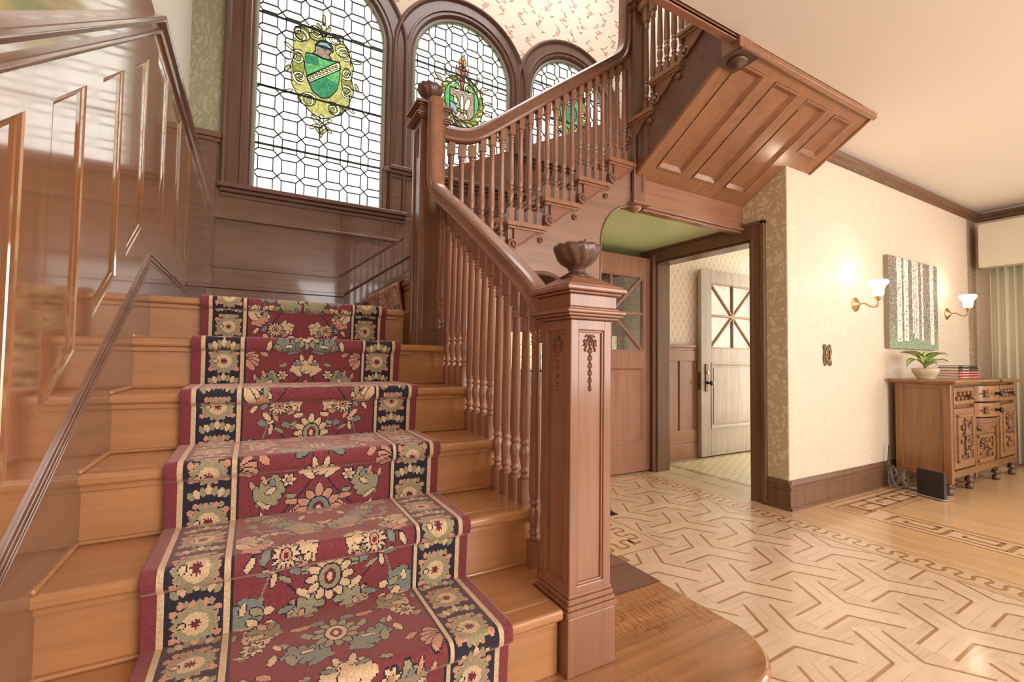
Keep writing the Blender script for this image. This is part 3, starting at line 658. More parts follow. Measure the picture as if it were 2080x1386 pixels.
for (a, b, rr, a0, sg) in ((-.155, .20, .055, 0, 1), (.15, .16, .055, 3.1, -1), (-.165, .04, .05, 1, 1), (.17, -.12, .05, 2, -1), (-.15, -.10, .045, 5, -1), (.165, .02, .04, 4, 1), (-.09, -.25, .055, .5, 1), (.08, -.27, .05, 2.6, -1), (-.05, .26, .045, 3, -1), (.08, .25, .045, 0, 1)):
    E1.scroll(cx+a, cz+b, rr, a0, 'cream', 1.5, sg)
for (a, b, L_, wd_, an, c_) in ((0, .30, .05, .018, 1.57, 'cream'), (-.02, .29, .05, .016, 2.1, 'gold'), (.02, .29, .05, .016, 1.0, 'gold'), (0, .37, .04, .012, 1.57, 'gold'), (-.05, .275, .04, .014, 2.7, 'cream'), (.05, .275, .04, .014, .4, 'cream'),
        (0, -.38, .05, .018, 1.57, 'cream'), (-.035, -.38, .045, .014, 2.4, 'cream'), (.035, -.38, .045, .014, .7, 'cream'), (-.05, -.43, .03, .012, .7, 'cream'), (.05, -.43, .03, .012, 2.4, 'cream'), (0, -.46, .04, .013, 1.57, 'gold'), (-.02, -.45, .03, .01, 2.2, 'gold'), (.02, -.45, .03, .01, .9, 'gold'),
        (-.22, .10, .04, .01, 2.6, 'cream'), (.23, .13, .04, .01, .2, 'cream'), (-.22, -.22, .035, .01, .5, 'cream'), (.2, -.24, .035, .01, 2.5, 'cream'), (-.23, -.06, .03, .012, 1, 'gold'), (.24, -.06, .03, .012, 2, 'gold')):
    E1.ell(cx+a, cz+b, L_, wd_, c_, .004, an)
E1.done(EMB[0], 'shield_emblem')
# second window: wreath with a lily and a torch
E2 = Emblem(1); cx, cz = pt(940, 205); q = lambda dx, dz: (cx+dx, cz+dz)
E2.ell(cx, cz, .20, .22, 'olive', .006, n=24); E2.ell(cx, cz+.01, .155, .17, 'green', .005, n=20)
for k in range(22):
    a = 2*math.pi*k/22; E2.ell(cx+.185*math.cos(a), cz+.205*math.sin(a), .036, .015, ('gold', 'olive', 'cream')[k % 3], .003, a+.9)
for k in range(16):
    a = 2*math.pi*k/16+.2; x, z = cx+.235*math.cos(a), cz+.25*math.sin(a); E2.poly([(x+.06*math.cos(a), z+.06*math.sin(a)), (x-.016*math.sin(a), z+.016*math.cos(a)), (x-.03*math.cos(a), z-.03*math.sin(a)), (x+.016*math.sin(a), z-.016*math.cos(a))], 'pink', .003)
E2.poly([q(-.11, .10), q(.11, .10), q(.115, -.08), q(.06, -.17), q(-.06, -.17), q(-.11, -.08)], 'mauve', .006); E2.poly([q(-.11, -.02), q(-.03, -.04), q(-.04, -.12), q(-.1, -.09)], 'blue', .003); E2.poly([q(-.11, .03), q(-.04, .02), q(-.04, -.03), q(-.11, -.02)], 'green', .003)
E2.ell(cx, cz-.02, .016, .085, 'cream'); E2.ell(cx-.05, cz-.01, .022, .06, 'cream', .004, .35); E2.ell(cx+.05, cz-.01, .022, .06, 'cream', .004, -.35); E2.ell(cx, cz-.08, .05, .012, 'gold'); E2.ell(cx-.035, cz-.115, .014, .03, 'cream', .004, -.5); E2.ell(cx+.035, cz-.115, .014, .03, 'cream', .004, .5)
for sg in (-1, 1): E2.scroll(cx+sg*.06, cz+.12, .05, 1.57, 'cream', 1.6, sg)
E2.poly([q(-.014, .10), q(.012, .10), q(.026, .27), q(-.024, .27)], 'ruby', .005); E2.ell(cx, cz+.28, .04, .014, 'ruby'); E2.poly([q(-.03, .295), q(.02, .295), q(.034, .34), q(.012, .385), q(.018, .41), q(-.012, .385), q(-.032, .35)], 'amber', .005); E2.ell(cx, cz+.33, .012, .03, 'ruby', .003)
E2.poly([q(-.02, -.27), q(.02, -.27), q(.03, -.33), q(0, -.38), q(-.03, -.33)], 'amber', .004)
E2.done(EMB[1], 'wreath_emblem')
# third window: green cartouche
E3 = Emblem(2); cx, cz = pt(1160, 225); q = lambda dx, dz: (cx+dx, cz+dz)
E3.ell(cx, cz, .20, .27, 'olive', .006, n=24); E3.ell(cx, cz, .12, .18, 'green', .006, n=18); E3.ell(cx, cz-.02, .08, .10, 'deep', .004); E3.ell(cx, cz+.10, .06, .05, 'blue', .004)
for k in range(12):
    a = 2*math.pi*k/12; E3.scroll(cx+.17*math.cos(a), cz+.24*math.sin(a), .05, a, ('cream', 'gold')[k % 2], 1.3, 1 if k % 2 else -1)
for k in range(8):
    a = 2*math.pi*k/8; E3.ell(cx+.15*math.cos(a), cz+.2*math.sin(a), .03, .016, 'amber', .003, a)
E3.done(EMB[2], 'cartouche_emblem')
# --- wainscot of the landing wall
w = MB()
def wz(x): return 1.628+.705*(x-.907)
w.box(-.03, .135, YW-.03, YW, ZL, 2.42); w.box(-.03, .155, YW-.055, YW, 2.42, 2.455); w.box(-.03, .15, YW-.04, YW, 2.395, 2.42)
w.columns([.12, .907, 1.2, 1.292, 1.42], lambda x: [(ZL, max(1.60, wz(x))), (1.915, 2.1)] if wz(x) < 1.90 else [(ZL, 2.1)], YW-.026, YW)
w.box(.12, 1.42, YW-.008, YW, 1.5, 2.1)
w.box(.12, 1.33, YW-.034, YW, 1.905, 1.925); w.box(.12, .90, YW-.03, YW, 1.585, 1.60)
w.sweep([(.90, YW, 1.605), (1.36, YW, wz(1.36))], [(.0, 0), (.034, 0), (.03, .014), (0, .018)], (0, -1, 0))
w.box(1.20, 1.42, YW-.05, YW, 2.44, 2.47); w.box(1.20, 1.42, YW-.024, YW, 2.05, 2.45); w.box(.10, .94, YW-.035, YW, ZL, 1.45); w.box(.0, .94, YW-.045, YW, 1.45, 1.475)
w.columns([1.4, 3.64], lambda x: [(1.7, 2.42+.705*(x-1.4)*.7)], YW-.015, YW)
w.sweep([(.93, YW, 1.475), (3.0, YW, 1.475+.705*2.07)], [(.0, 0), (.05, 0), (.045, .014), (.03, .022), (0, .022)], (0, -1, 0)); w.columns([.93, 3.64], lambda x: [(ZL, 1.47+.705*(x-.93))], YW-.036, YW)
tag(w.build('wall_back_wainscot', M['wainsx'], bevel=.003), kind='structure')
# ------------------------------------------------------------------ lower flight of stairs
def nosing(mb, x0, x1, yf, z, th=.03, depth=.06):
    pr = [(yf, z-.006), (yf+.006, z), (yf+depth, z), (yf+depth, z-th), (yf+.006, z-th), (yf, z-th+.006)]
    mb.prism(pr, 0, x0, x1)
st = thing('lower_staircase', 'lower flight of broad wooden steps under the red patterned runner', 'stairs', (.6, -1.2, 0))
XS = 1.235
for k in range(2, 8):
    t = MB(); y1 = yn(k+1)+.034 if k < 7 else yn(k)+.10
    x1 = XS if k > 2 else 1.20
    if k == 2: t.prism([(0, yn(2)+.06), (1.112, yn(2)+.06), (1.112, -1.462), (XS, -1.462), (XS, y1), (0, y1)], 2, 2*R1-.03, 2*R1); nosing(t, 0, 1.112, yn(2), 2*R1)
    elif k == 7: nosing(t, 0, 1.04, yn(7), ZL, depth=.12)
    else:
        x1 = XS if k < 6 else 1.235
        t.box(0, x1, yn(k)+.06, y1 if k < 6 else -.336, k*R1-.03, k*R1); nosing(t, 0, x1, yn(k), k*R1)
    if k < 7: t.box(0, .014, yn(k)+.004, yn(k+1)+.03, k*R1, k*R1+.012); t.box(0, 1.2 if k < 6 else 1.04, yn(k+1)+.018, yn(k+1)+.034, k*R1, k*R1+.010)
    t.box(0, (XS if k < 6 else 1.04)-.03 if k > 2 else 1.1, yn(k)+.018, yn(k)+.04, k*R1-.048, k*R1-.028)
    t.build('tread', M['tread'], st, bevel=.004)
    r_ = MB(); r_.box(0, (1.205 if k < 7 else 1.045) if k > 2 else 1.113, yn(k)+.03, yn(k)+.05, (k-1)*R1, k*R1-.03); r_.build('riser', M['tread'], st)
s_ = MB()
s_.columns([-1.46]+[yn(k)+.035 for k in range(3, 7)]+[-.5], lambda y: [(R1, R1*math.floor((y-.035-Y0)/G1+1e-6)-.03)], 1.195, 1.215, 0)
s_.build('side_board', M['md'], st)
# wide first step with a rounded corner
ft = MB(); o_ = [(-.0, yn(1)), (1.50, yn(1)+.0)]+[(1.545+.215*math.sin(t), yn(1)+.215-.215*math.cos(t)) for t in [i*math.pi/20 for i in range(0, 11)]]+[(1.76, YB-.004), (0, YB-.004)]
ft.prism(o_, 2, R1-.032, R1)
i_ = [(0, yn(1)+.035), (1.49, yn(1)+.035)]+[(1.53+.195*math.sin(t), yn(1)+.23-.195*math.cos(t)) for t in [i*math.pi/20 for i in range(0, 11)]]+[(1.725, YB-.004), (0, YB-.004)]
om = wood('curly_oak_top', (.42, .20, .085), 0, .22, .6, .35, .10)
fs = thing('first_step', 'wide dark oak first step with rounded corner around the newel post', 'step', (1.0, -1.5, 0))
tp = ft.build('step_top', om, fs, bevel=.012, bseg=3)
# curly figure
N, L, b = nodes(om); wv = N.new('ShaderNodeTexWave'); wv.bands_direction = 'X'; wv.inputs['Scale'].default_value = 16; wv.inputs['Distortion'].default_value = 9; wv.inputs['Detail'].default_value = 2; wv.inputs['Detail Scale'].default_value = 2.5
L.new(coords(om, (1, .45, 1), (0, 0, .25)), wv.inputs['Vector']); mx = N.new('ShaderNodeMix'); mx.data_type = 'RGBA'; mx.blend_type = 'MULTIPLY'
src = b.inputs['Base Color'].links[0].from_socket
nm = noise(om, coords(om, (1, 1, 1)), 2.2, 2); L.new(ramp(om, nm, [(.47, (0, 0, 0)), (.6, (.75, .75, .75))]), mx.inputs[0]); L.new(src, mx.inputs[6]); L.new(ramp(om, wv.outputs[1], [(.15, (.68, .60, .52)), (.6, (1.15, 1.12, 1.05))]), mx.inputs[7]); L.new(mx.outputs[2], b.inputs['Base Color'])
MB().prism(i_, 2, .0, R1-.032).build('step_front', M['md'], fs, bevel=.003)
bd = MB(); bd.box(1.2, 1.76, -1.365, -1.362, R1-.001, R1+.0006); bd.box(1.2, 1.76, -1.19, -1.187, R1-.001, R1+.0006); bd.build('board_joint', M['dark'], fs)
dk_ = MB(); dk_.box(1.21, 1.758, -1.36, YB-.01, R1, R1+.0005); dk_.build('dark_boards', wood('dark_landing_boards', (.24, .125, .085), 0, .16, .8, .2, .04), fs)
# landing
ld_ = MB(); ld_.box(0, 1.24, -.22, YW, ZL-.2, ZL); ld_.build('landing_boards', M['tread'], st)
# ------------------------------------------------------------------ middle flight (rises to the right along the windows)
X2, G2, R2 = 1.547-.239*3, .239, .1717
def xn(k): return X2+G2*k
def zn(k): return ZL+R2*k
LZ = zn(7)-.01
sm = thing('middle_staircase', 'middle flight of steps with scroll brackets rising right below the arched windows', 'stairs', (1.8, .2, 1.26))
for k in range(1, 8):
    t = MB(); x1 = xn(k+1)+.03 if k < 7 else XC; yf = YB-.03
    z = zn(k) if k < 7 else LZ
    if k < 7:
        yy = yf if k > 1 else -.33
        t.box(xn(k)+.05, x1, yy+.01, YW-.036, z-.026, z)
        t.prism([(xn(k), z-.006), (xn(k)+.006, z), (xn(k)+.05, z), (xn(k)+.05, z-.026), (xn(k)+.006, z-.026), (xn(k), z-.02)], 1, yy, YW-.036)
        if k > 1: t.box(xn(k)+.012, xn(k+1)+.012, yf+.008, YB, z-.04, z-.0268); t.box(xn(k)+.002, xn(k+1)+.004, yf-.004, YB, z-.0264, z-.0008)
    else: t.box(2.50, XC, -.42, YW, z-.03, z)
    t.box(xn(k)+.014, xn(k)+.03, YB+.02 if k > 1 else -.3, YW-.036, z-.044, z-.024)
    t.build('tread', M['mdy'], sm, bevel=.003)
    r_ = MB(); r_.box(xn(k)+.024, xn(k)+.04, YB+.05 if k > 1 else -.33, YW-.036, z-R2, z-.026); r_.build('riser', M['tread'], sm)
def top2(x):
    k = min(6, max(1, math.floor((x-.024-X2)/G2+1e-6))); return zn(k)-.026
def arch1(x): return 1.24+math.sqrt(max(0, .28**2-(x-1.80)**2))
def arch2(x): return 1.75+math.sqrt(max(0, .27**2-(x-2.49)**2)) if x < 2.49 else 2.02
def board(x):
    t = top2(x)
    if x < 1.205: return [(0, ZL-.03)]
    if 1.52 < x < 2.08: return [(0, .95), (arch1(x), t)]
    if x > 2.22: return [(arch2(x), t)]
    return [(0, t)]
xs = sorted(set([1.205, 1.52, 2.08, 2.22, 2.47]+[xn(k)+.024 for k in range(2, 7)]+[1.80-.28*math.cos(math.radians(a)) for a in range(0, 181, 9)]+[2.49-.27*math.cos(math.radians(a)) for a in range(0, 86, 6)]))
MB().columns(xs, board, YB, YB+.05).build('string_board', M['string'], sm)
pl = MB()
pl.sweep([(1.52, YB, .95), (1.52, YB, 1.24)]+arc((1.80, 1.24), .28, 180, 0, 24, 1, YB)[1:-1]+[(2.08, YB, 1.24), (2.08, YB, .95)], [(-.01, -.004), (.008, -.004), (.012, .006), (.006, .016), (-.01, .016)], (0, -1, 0))
pl.sweep([(2.22, YB, .18), (2.22, YB, 1.75)]+arc((2.49, 1.75), .27, 180, 92, 14, 1, YB)[1:], [(-.05, -.003), (.005, -.003), (.007, .004), (-.0, .010), (-.05, .010)], (0, -1, 0))
pl.box(1.50, 2.10, YB-.04, YB+.06, .92, .95); pl.box(1.50, 2.10, YB-.02, YB, .88, .92); pl.box(1.21, 2.22, YB-.012, YB, .18, .34); pl.box(2.095, 2.105, YB-.008, YB, .9, 1.75)
for a, b in ((1.26, 1.48), (1.55, 1.78), (1.82, 2.04)): 
    pl.box(a, b, YB-.008, YB, .40, .41); pl.box(a, b, YB-.008, YB, .80, .81); pl.box(a, a+.01, YB-.008, YB, .4, .81); pl.box(b-.01, b, YB-.008, YB, .4, .81)
pl.build('arch_moulding', M['dkx'], sm, bevel=.002)
def bracket(P, root, m, flip=None):
    # P(a, b, d): a along the run from the riser, b below the tread, d outward
    up = []; lo = []
    for i in range(15):
        t = i/14; a = .03+.18*t; b = .135-.095*(t*t*(3-2*t))
        lo.append((a, b+.0*t)); up.append((a, .04))
    mb = MB(); pts = up+lo[::-1]; n = len(pts)
    vs = [P(a, b, 0) for a, b in pts]+[P(a, b, .014) for a, b in pts]
    mb.add(vs, [tuple(range(n)), tuple(range(n, 2*n))]+[(i, (i+1) % n, n+(i+1) % n, n+i) for i in range(n)])
    mb.tube([P(a, b, .012) for a, b in lo], .0065, 6)
    for (a, b, r) in ((.022, .128, .025), (.208, .078, .014)):
        ring = [P(a+r*math.cos(t), b+r*math.sin(t), .012) for t in [i*math.pi/9 for i in range(18)]]; mb.tube(ring, r*.28, 6, closed=True)
        mb.tube([P(a, b, 0), P(a, b, .014)], r*.95, 16); mb.tube([P(a, b, .014), P(a, b, .024)], r*.42, 12)
    mb.build('scroll_bracket', m, root, recalc=True)
for k in range(2, 7):
    bracket(lambda a, b, d, k=k: Vector((xn(k)+.024+a, YB-d, zn(k)-b)), sm, M['brk'])
MB().prism([(1.1, ZL-.22), (2.45, 2.18), (2.45, 2.20), (1.1, ZL-.2)], 1, YB+.05, YW-.04).build('stair_underside', M['plainwall'], sm)
bm_ = MB(); bm_.box(2.58, XC-.0, YB, YB+.06, 2.05, 2.235); bm_.box(2.58, XC, YB-.012, YB+.05, 2.04, 2.052); bm_.box(2.58, XC, YB-.022, YB+.05, 2.022, 2.04); bm_.box(2.58, XC, YB+.0, YB+.06, 2.008, 2.022)
bm_.build('landing_beam', M['mdx'], sm, bevel=.004)
# ------------------------------------------------------------------ upper flight (comes back towards the camera)
su = thing('upper_staircase', 'upper flight with panelled wooden underside overhanging the hall', 'stairs', (3.1, -.8, 2.24))
G3, R3 = .222, .165; N3 = [(-.395-G3*k, 2.59+R3*k) for k in range(5)]
def sof(y): return 2.415+.62*(-.785-y)
for k, (y, z) in enumerate(N3[:4]):
    t = MB(); t.box(2.46, XC if y > -.6 else 3.9, y-G3-.02, y, z-.026, z); t.box(2.468, 2.5, y-G3-.012, y-.008, z-.042, z-.026)
    t.build('tread', M['mdy'], su, bevel=.003); r_ = MB(); r_.box(2.5, XC, y-.036, y-.02, z-R3, z-.026); r_.build('riser', M['tread'], su)
def top3(y):
    k = min(4, max(0, math.floor((-.395-.02-y)/G3+1e-6))); return N3[k][1]-.026
ysr = sorted(set([-1.21, -.5]+[-.415-G3*k for k in range(1, 4)]))
MB().columns(ysr, lambda y: [(sof(y), max(sof(y)+.01, top3(y)))], 2.49, 2.53, 0).build('string_board', M['dkx'], su)
for k in range(3):
    y, z = N3[k]; bracket(lambda a, b, d, y=y, z=z: Vector((2.49-d, y-.02-a*.93, z-b)), su, M['brk'])
# underside: frame with four long recessed panels
def SP(x, y, d=0): return (x, y+.527*d, sof(y)+.85*d)     # d = depth into the stair
so = MB()
pan = [(2.605, 2.835, -.548, -1.135), (2.94, 3.175, -.548, -1.132), (3.275, 3.505, -.548, -1.128), (3.60, 3.822, -.88, -1.124)]
xe = [2.5]+[v for p_ in pan for v in p_[:2]]+[3.93]
def span(x): return -.458 if x < XC-.001 else YC
def sq(x0, x1, y0, y1, d=0): so.quad(SP(x0, y0, d), SP(x1, y0, d), SP(x1, y1, d), SP(x0, y1, d))
cuts = sorted(set(xe+[XC]))
for a, b in zip(cuts, cuts[1:]):
    p_ = next((p_ for p_ in pan if p_[0] <= a+1e-6 and b <= p_[1]+1e-6), None); y0 = -.458 if b <= XC+1e-6 else YC
    if p_: sq(a, b, y0, p_[2]); sq(a, b, p_[3], -1.20)
    else: sq(a, b, y0, -1.20)
for (x0, x1, y0, y1) in pan:
    for q0, q1, d0, d1 in ((0, .010, -.006, -.006), (.010, .03, -.004, .018)):
        c0 = [(x0+q0, y0-q0), (x1-q0, y0-q0), (x1-q0, y1+q0), (x0+q0, y1+q0)]; c1 = [(x0+q1, y0-q1), (x1-q1, y0-q1), (x1-q1, y1+q1), (x0+q1, y1+q1)]
        for i in range(4):
            j = (i+1) % 4; so.quad(SP(*c0[i], d0), SP(*c0[j], d0), SP(*c1[j], d1), SP(*c1[i], d1))
    sq(x0+.03, x1-.03, y0-.03, y1+.03, .018)
so.quad(SP(3.93, YC), SP(3.93, -1.2), SP(3.93, -1.2, .06), SP(3.93, YC, .06))
so.build('underside_panelling', M['soff'], su, recalc=False)
tm = MB(); tm.sweep([(2.54, -1.203, ZC-.006), (3.94, -1.203, ZC-.006)], [(-.012, -.012), (.014, -.012), (.014, .02), (0, .03), (-.012, .03)], (0, -1, 0)); tm.sweep([SP(2.5, -.46, -.004), SP(2.5, -1.15, -.004)], [(-.012, -.012), (.02, -.012), (.02, .012), (-.012, .012)], (1, 0, 0))
tm.sweep([SP(3.93, -.79, .0), SP(3.93, -1.2, .0)], [(-.008, -.01), (.01, -.01), (.01, .03), (-.008, .03)], (1, 0, 0))
tm.build('edge_moulding', M['soff'], su, bevel=.002)
# edge of the upper floor
ef = MB()
for (d, z0, z1) in ((.012, 2.66, 2.80), (.030, 2.655, 2.675), (.022, 2.685, 2.70), (.030, 2.71, 2.735), (.042, 2.75, 2.775), (.05, 2.785, 2.81)): ef.box(1.3, 2.47, -1.20-.01, -1.20+d, z0, z1)
tag(ef.build('trim_4', M['mdx'], bevel=.003), kind='structure')
ef = MB().box(1.3, 2.6, -1.36, -1.21, 2.7, 2.95); tag(ef.build('wall_upper_floor_edge', M['plainwall']), kind='structure')
# drop post at the ceiling edge
dp = thing('drop_newel', 'short square drop post with round pendant where the panelled underside meets ceiling', 'newel post', (2.53, -1.17, 2.58))
d_ = MB(); d_.box(2.475, 2.585, -1.225, -1.115, 2.60, 3.0); d_.build('post', M['md'], dp, bevel=.003)
d_ = MB(); d_.box(2.455, 2.605, -1.245, -1.095, 2.588, 2.602); d_.lathe([(.0, -.035), (.012, -.033), (.022, -.026), (.026, -.02), (.045, -.016), (.05, -.006), (.05, 0)], (2.53, -1.17, 2.588), 20); d_.build('pendant', M['carve'], dp)
# ------------------------------------------------------------------ newel posts
def ornament(P, root, L=.20, s=1.0):
    # ribbon bow and falling bellflowers; P(a, b, d): a across, b down, d outward
    mb = MB()
    def blob(a, b, ra, rb, d=.005):
        vs = []; n = 8
        for i in range(n): t = 2*math.pi*i/n; vs.append(P((a+ra*math.cos(t))*s, (b+rb*math.sin(t))*s, 0))
        vs += [P((a+ra*.55*math.cos(2*math.pi*i/n))*s, (b+rb*.55*math.sin(2*math.pi*i/n))*s, d*s) for i in range(n)]
        mb.add(vs, [(i, (i+1) % n, n+(i+1) % n, n+i) for i in range(n)]+[tuple(range(n, 2*n))], 0, True)
    for sg in (-1, 1):
        blob(sg*.011, .0, .011, .005); blob(sg*.020, .004, .006, .004)
        mb.tube([P(sg*s*a, b*s, .004*s) for a, b in ((.004, .004), (.012, .018), (.020, .028), (.016, .040), (.024, .050), (.020, .058))], .0028*s, 5)
        mb.tube([P(sg*s*a, b*s, .004*s) for a, b in ((.022, .014), (.028, .022), (.022, .03), (.03, .038))], .0026*s, 5)
    blob(0, .002, .006, .006, .009)
    n = 7
    for i in range(n):
        b = .018+i*L/n*.95; w_ = .0085*(1-.07*i)
        for sg in (-1, 0, 1): blob(sg*w_*.8, b+.012-abs(sg)*.002, w_*.45, .010, .006)
        blob(0, b, .004, .005, .008)
    mb.tube([P(0, .01*s, .003*s), P(0, L*s, .003*s)], .002*s, 5)
    mb.build('carved_garland', M['garl'], root)
BOWL = [(.012, 0), (.047, 0), (.048, .005), (.040, .009), (.036, .012), (.026, .017), (.021, .023), (.026, .026), (.026, .031), (.030, .034), (.044, .044), (.056, .058), (.063, .075), (.066, .09), (.064, .098), (.056, .096), (.05, .088), (.02, .084), (.001, .083)]
def newel(name, label, cx, cy, w, z0, zs, zt_, m, plinth=True, orn=True, faces='fl', finial=True, group=None, pscale=1.0):
    root = thing(name, label, 'newel post', (cx, cy, z0)); h = w/2
    s = MB(); e = h-.010; zp = z0+.155 if plinth else z0
    s.box(cx-e+.008, cx+e-.008, cy-e+.008, cy+e-.008, zp, zs)
    # stiles and rails framing the sunk panel of each face
    ps_ = .028*w/.165; pz0 = zp+.075; pz1 = zs-.03
    for sx, sy in ((-1, -1), (1, -1), (-1, 1), (1, 1)): s.box(cx+sx*e-(ps_ if sx > 0 else 0), cx+sx*e+(ps_ if sx < 0 else 0), cy+sy*e-(ps_ if sy > 0 else 0), cy+sy*e+(ps_ if sy < 0 else 0), zp, zs)
    s.box(cx-e+.0005, cx+e-.0005, cy-e+.0005, cy+e-.0005, zp, pz0); s.box(cx-e+.0005, cx+e-.0005, cy-e+.0005, cy+e-.0005, pz1, zs)
    s.build('shaft', m, root, bevel=.003)
    if plinth:
        p = MB(); p.box(cx-h, cx+h, cy-h, cy+h, z0, z0+.155)
        p.build('plinth', m, root, bevel=.003)
        p = MB()
        for (dh, za, zb_) in ((.004, .155, .172), (.0, .172, .185), (-.004, .185, .20), (-.007, .20, .212)): p.box(cx-h-dh, cx+h+dh, cy-h-dh, cy+h+dh, z0+za, z0+zb_)
        p.build('plinth_moulding', m, root, bevel=.004, bseg=3)
    c = MB(); H = zt_-zs; k = w/.165
    for (dh, a, b) in ((.004, 0, .08), (.014, .08, .16), (.02, .16, .26), (.006, .26, .34), (-.0, .34, .72), (.010, .72, .80), (.022, .80, .93), (.014, .93, 1.0)): c.box(cx-h-dh*k, cx+h+dh*k, cy-h-dh*k, cy+h+dh*k, zs+H*a, zs+H*b)
    c.build('cap', m, root, bevel=.004, bseg=3)
    if finial:
        f = MB(); n = 4; z = zt_
        a, b = h+.006, .04*k
        f.add([(cx-a, cy-a, z), (cx+a, cy-a, z), (cx+a, cy+a, z), (cx-a, cy+a, z), (cx-b, cy-b, z+.03*k), (cx+b, cy-b, z+.03*k), (cx+b, cy+b, z+.03*k), (cx-b, cy+b, z+.03*k)], [(0, 1, 5, 4), (1, 2, 6, 5), (2, 3, 7, 6), (3, 0, 4, 7), (4, 5, 6, 7)])
        f.build('pyramid_top', m, root)
        f = MB(); f.lathe([(r_*k*pscale, z_*k*pscale) for r_, z_ in BOWL], (cx, cy, z+.028*k), 56, flute=lambda a, r, z_: 1+(.13*abs(math.sin(a*5.5+z_*30))-.07 if r > .033*k else 0))
        f.build('carved_bowl_finial', M['carve'], root)
    if orn:
        pd = MB()
        zo = pz1-.014*k
        ornament(lambda a, b, d: Vector((cx+a, cy-e+.008-d, zo-b)), root, .20*k, .78*k); ornament(lambda a, b, d: Vector((cx-e+.008-d, cy-a, zo-b)), root, .20*k, .78*k)
    fr = MB(); q = .006
    for i in range(2):
        for (za, zb2) in ((pz0, pz1),):
            if i == 0:
                X0, X1, yy = cx-e+ps_, cx+e-ps_, cy-e+.008
                for a in ((X0, X0+q, za, zb2), (X1-q, X1, za, zb2), (X0, X1, za, za+q), (X0, X1, zb2-q, zb2)): fr.box(a[0], a[1], yy-.005, yy+.001, a[2], a[3])
            else:
                Y0_, Y1_, xx = cy-e+ps_, cy+e-ps_, cx-e+.008
                for a in ((Y0_, Y0_+q, za, zb2), (Y1_-q, Y1_, za, zb2), (Y0_, Y1_, za, za+q), (Y0_, Y1_, zb2-q, zb2)): fr.box(xx-.005, xx+.001, a[0], a[1], a[2], a[3])
    fr.build('panel_bead', m, root, bevel=.002)
    return root
newel('newel_post', 'large carved newel post with bowl finial standing on the first step', 1.2025, -1.5525, .165, R1, 1.135, 1.232, M['md'])
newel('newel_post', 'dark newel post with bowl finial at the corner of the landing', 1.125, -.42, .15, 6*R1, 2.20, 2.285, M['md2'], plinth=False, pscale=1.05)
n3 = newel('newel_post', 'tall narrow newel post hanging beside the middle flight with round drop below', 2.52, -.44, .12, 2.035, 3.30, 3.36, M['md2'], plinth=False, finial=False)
q_ = MB(); q_.box(2.445, 2.595, -.515, -.365, 2.022, 2.036); q_.lathe([(.0, -.036), (.012, -.034), (.018, -.028), (.034, -.024), (.044, -.014), (.047, -.006), (.047, 0)], (2.52, -.44, 2.022), 20); q_.build('drop_pendant', M['md'], n3)
# ------------------------------------------------------------------ railings
RP = [(-.022, -.054), (.022, -.054), (.038, -.047), (.046, -.032), (.045, -.022), (.036, -.014), (.034, .016), (.044, .024), (.047, .036), (.036, .046), (.03, .052), (-.03, .052), (-.036, .046), (-.047, .036), (-.044, .024), (-.034, .016), (-.036, -.014), (-.045, -.022), (-.046, -.032), (-.038, -.047)]
def smooth_path(pts, it=2):
    for _ in range(it):
        o = [pts[0]]
        for a, b in zip(pts, pts[1:]):
            a, b = Vector(a), Vector(b); o += [a*.75+b*.25, a*.25+b*.75]
        o.append(pts[-1]); pts = [Vector(p) for p in o]
    return pts
BAL = [(.0115, 0), (.0115, .006), (.0165, .010), (.0165, .016), (.011, .020), (.013, .030), (.0175, .06), (.018, .078), (.014, .092), (.0115, .098), (.0165, .103), (.0165, .110), (.012, .114), (.0155, .122), (.0185, .15)]
def baluster_mb(z0, z1, topl, sq=.017):
    mb = MB(); hb = .095; mb.box(-sq, sq, -sq, sq, z0, z0+hb-.012); mb.prism([(-sq, -sq), (sq, -sq), (sq, sq), (-sq, sq)], 2, z0+hb-.012, z0+hb-.011)
    mb.lathe([(sq*1.25, -.012), (.012, 0)], (0, 0, z0+hb), 4) if False else None
    zs = z0+hb; zt0 = z1-topl; pr = [(sq, -.012)]+[(r, z) for r, z in BAL]
    L_ = zt0-zs-.045; pr += [(.0125, L_), (.0165, L_+.004), (.0165, L_+.010), (.0125, L_+.013), (.0165, L_+.017), (.0165, L_+.023), (.0125, L_+.026), (.0165, L_+.031), (.0165, L_+.037), (.013, L_+.045), (sq*.95, L_+.052)]
    mb.lathe(pr, (0, 0, zs), 14); mb.box(-sq, sq, -sq, sq, zt0, z1); return mb
def railing(label, loc, path, side, bals, m, scale=1.0):
    root = thing('stair_railing', label, 'railing', loc)
    h = MB(); h.sweep(path, [(a*scale, b*scale) for a, b in RP], side, smooth=False); hr = h.build('handrail', m, root)
    hr.data.polygons.foreach_set('use_smooth', [False]*len(hr.data.polygons))
    cache = {}
    for (x, y, z0, z1, tl) in bals:
        key_ = (round(z1-z0, 3), round(tl, 3))
        if key_ not in cache:
            o = baluster_mb(0, z1-z0, tl).build('baluster', M['md'], None, bevel=0); cache[key_] = o
        else: o = cache[key_].copy(); COL.objects.link(o)
        o.parent = root; o.location = Vector((x, y, z0))-Vector(loc)
    return root
XR = 1.178
XH = XR-.012
ra = smooth_path([(XH, -1.475, 1.172), (XH, -1.44, 1.172), (XH, -1.385, 1.242), (XH, -1.25, 1.338), (XH-.008, -.80, 1.648), (XH-.035, -.60, 1.786), (XH-.055, -.555, 1.85), (XH-.055, -.552, 2.02), (XH-.055, -.552, 2.27)], 3)
def z1r(y): return 1.27+.69*(y+1.377)-.05
bl = []
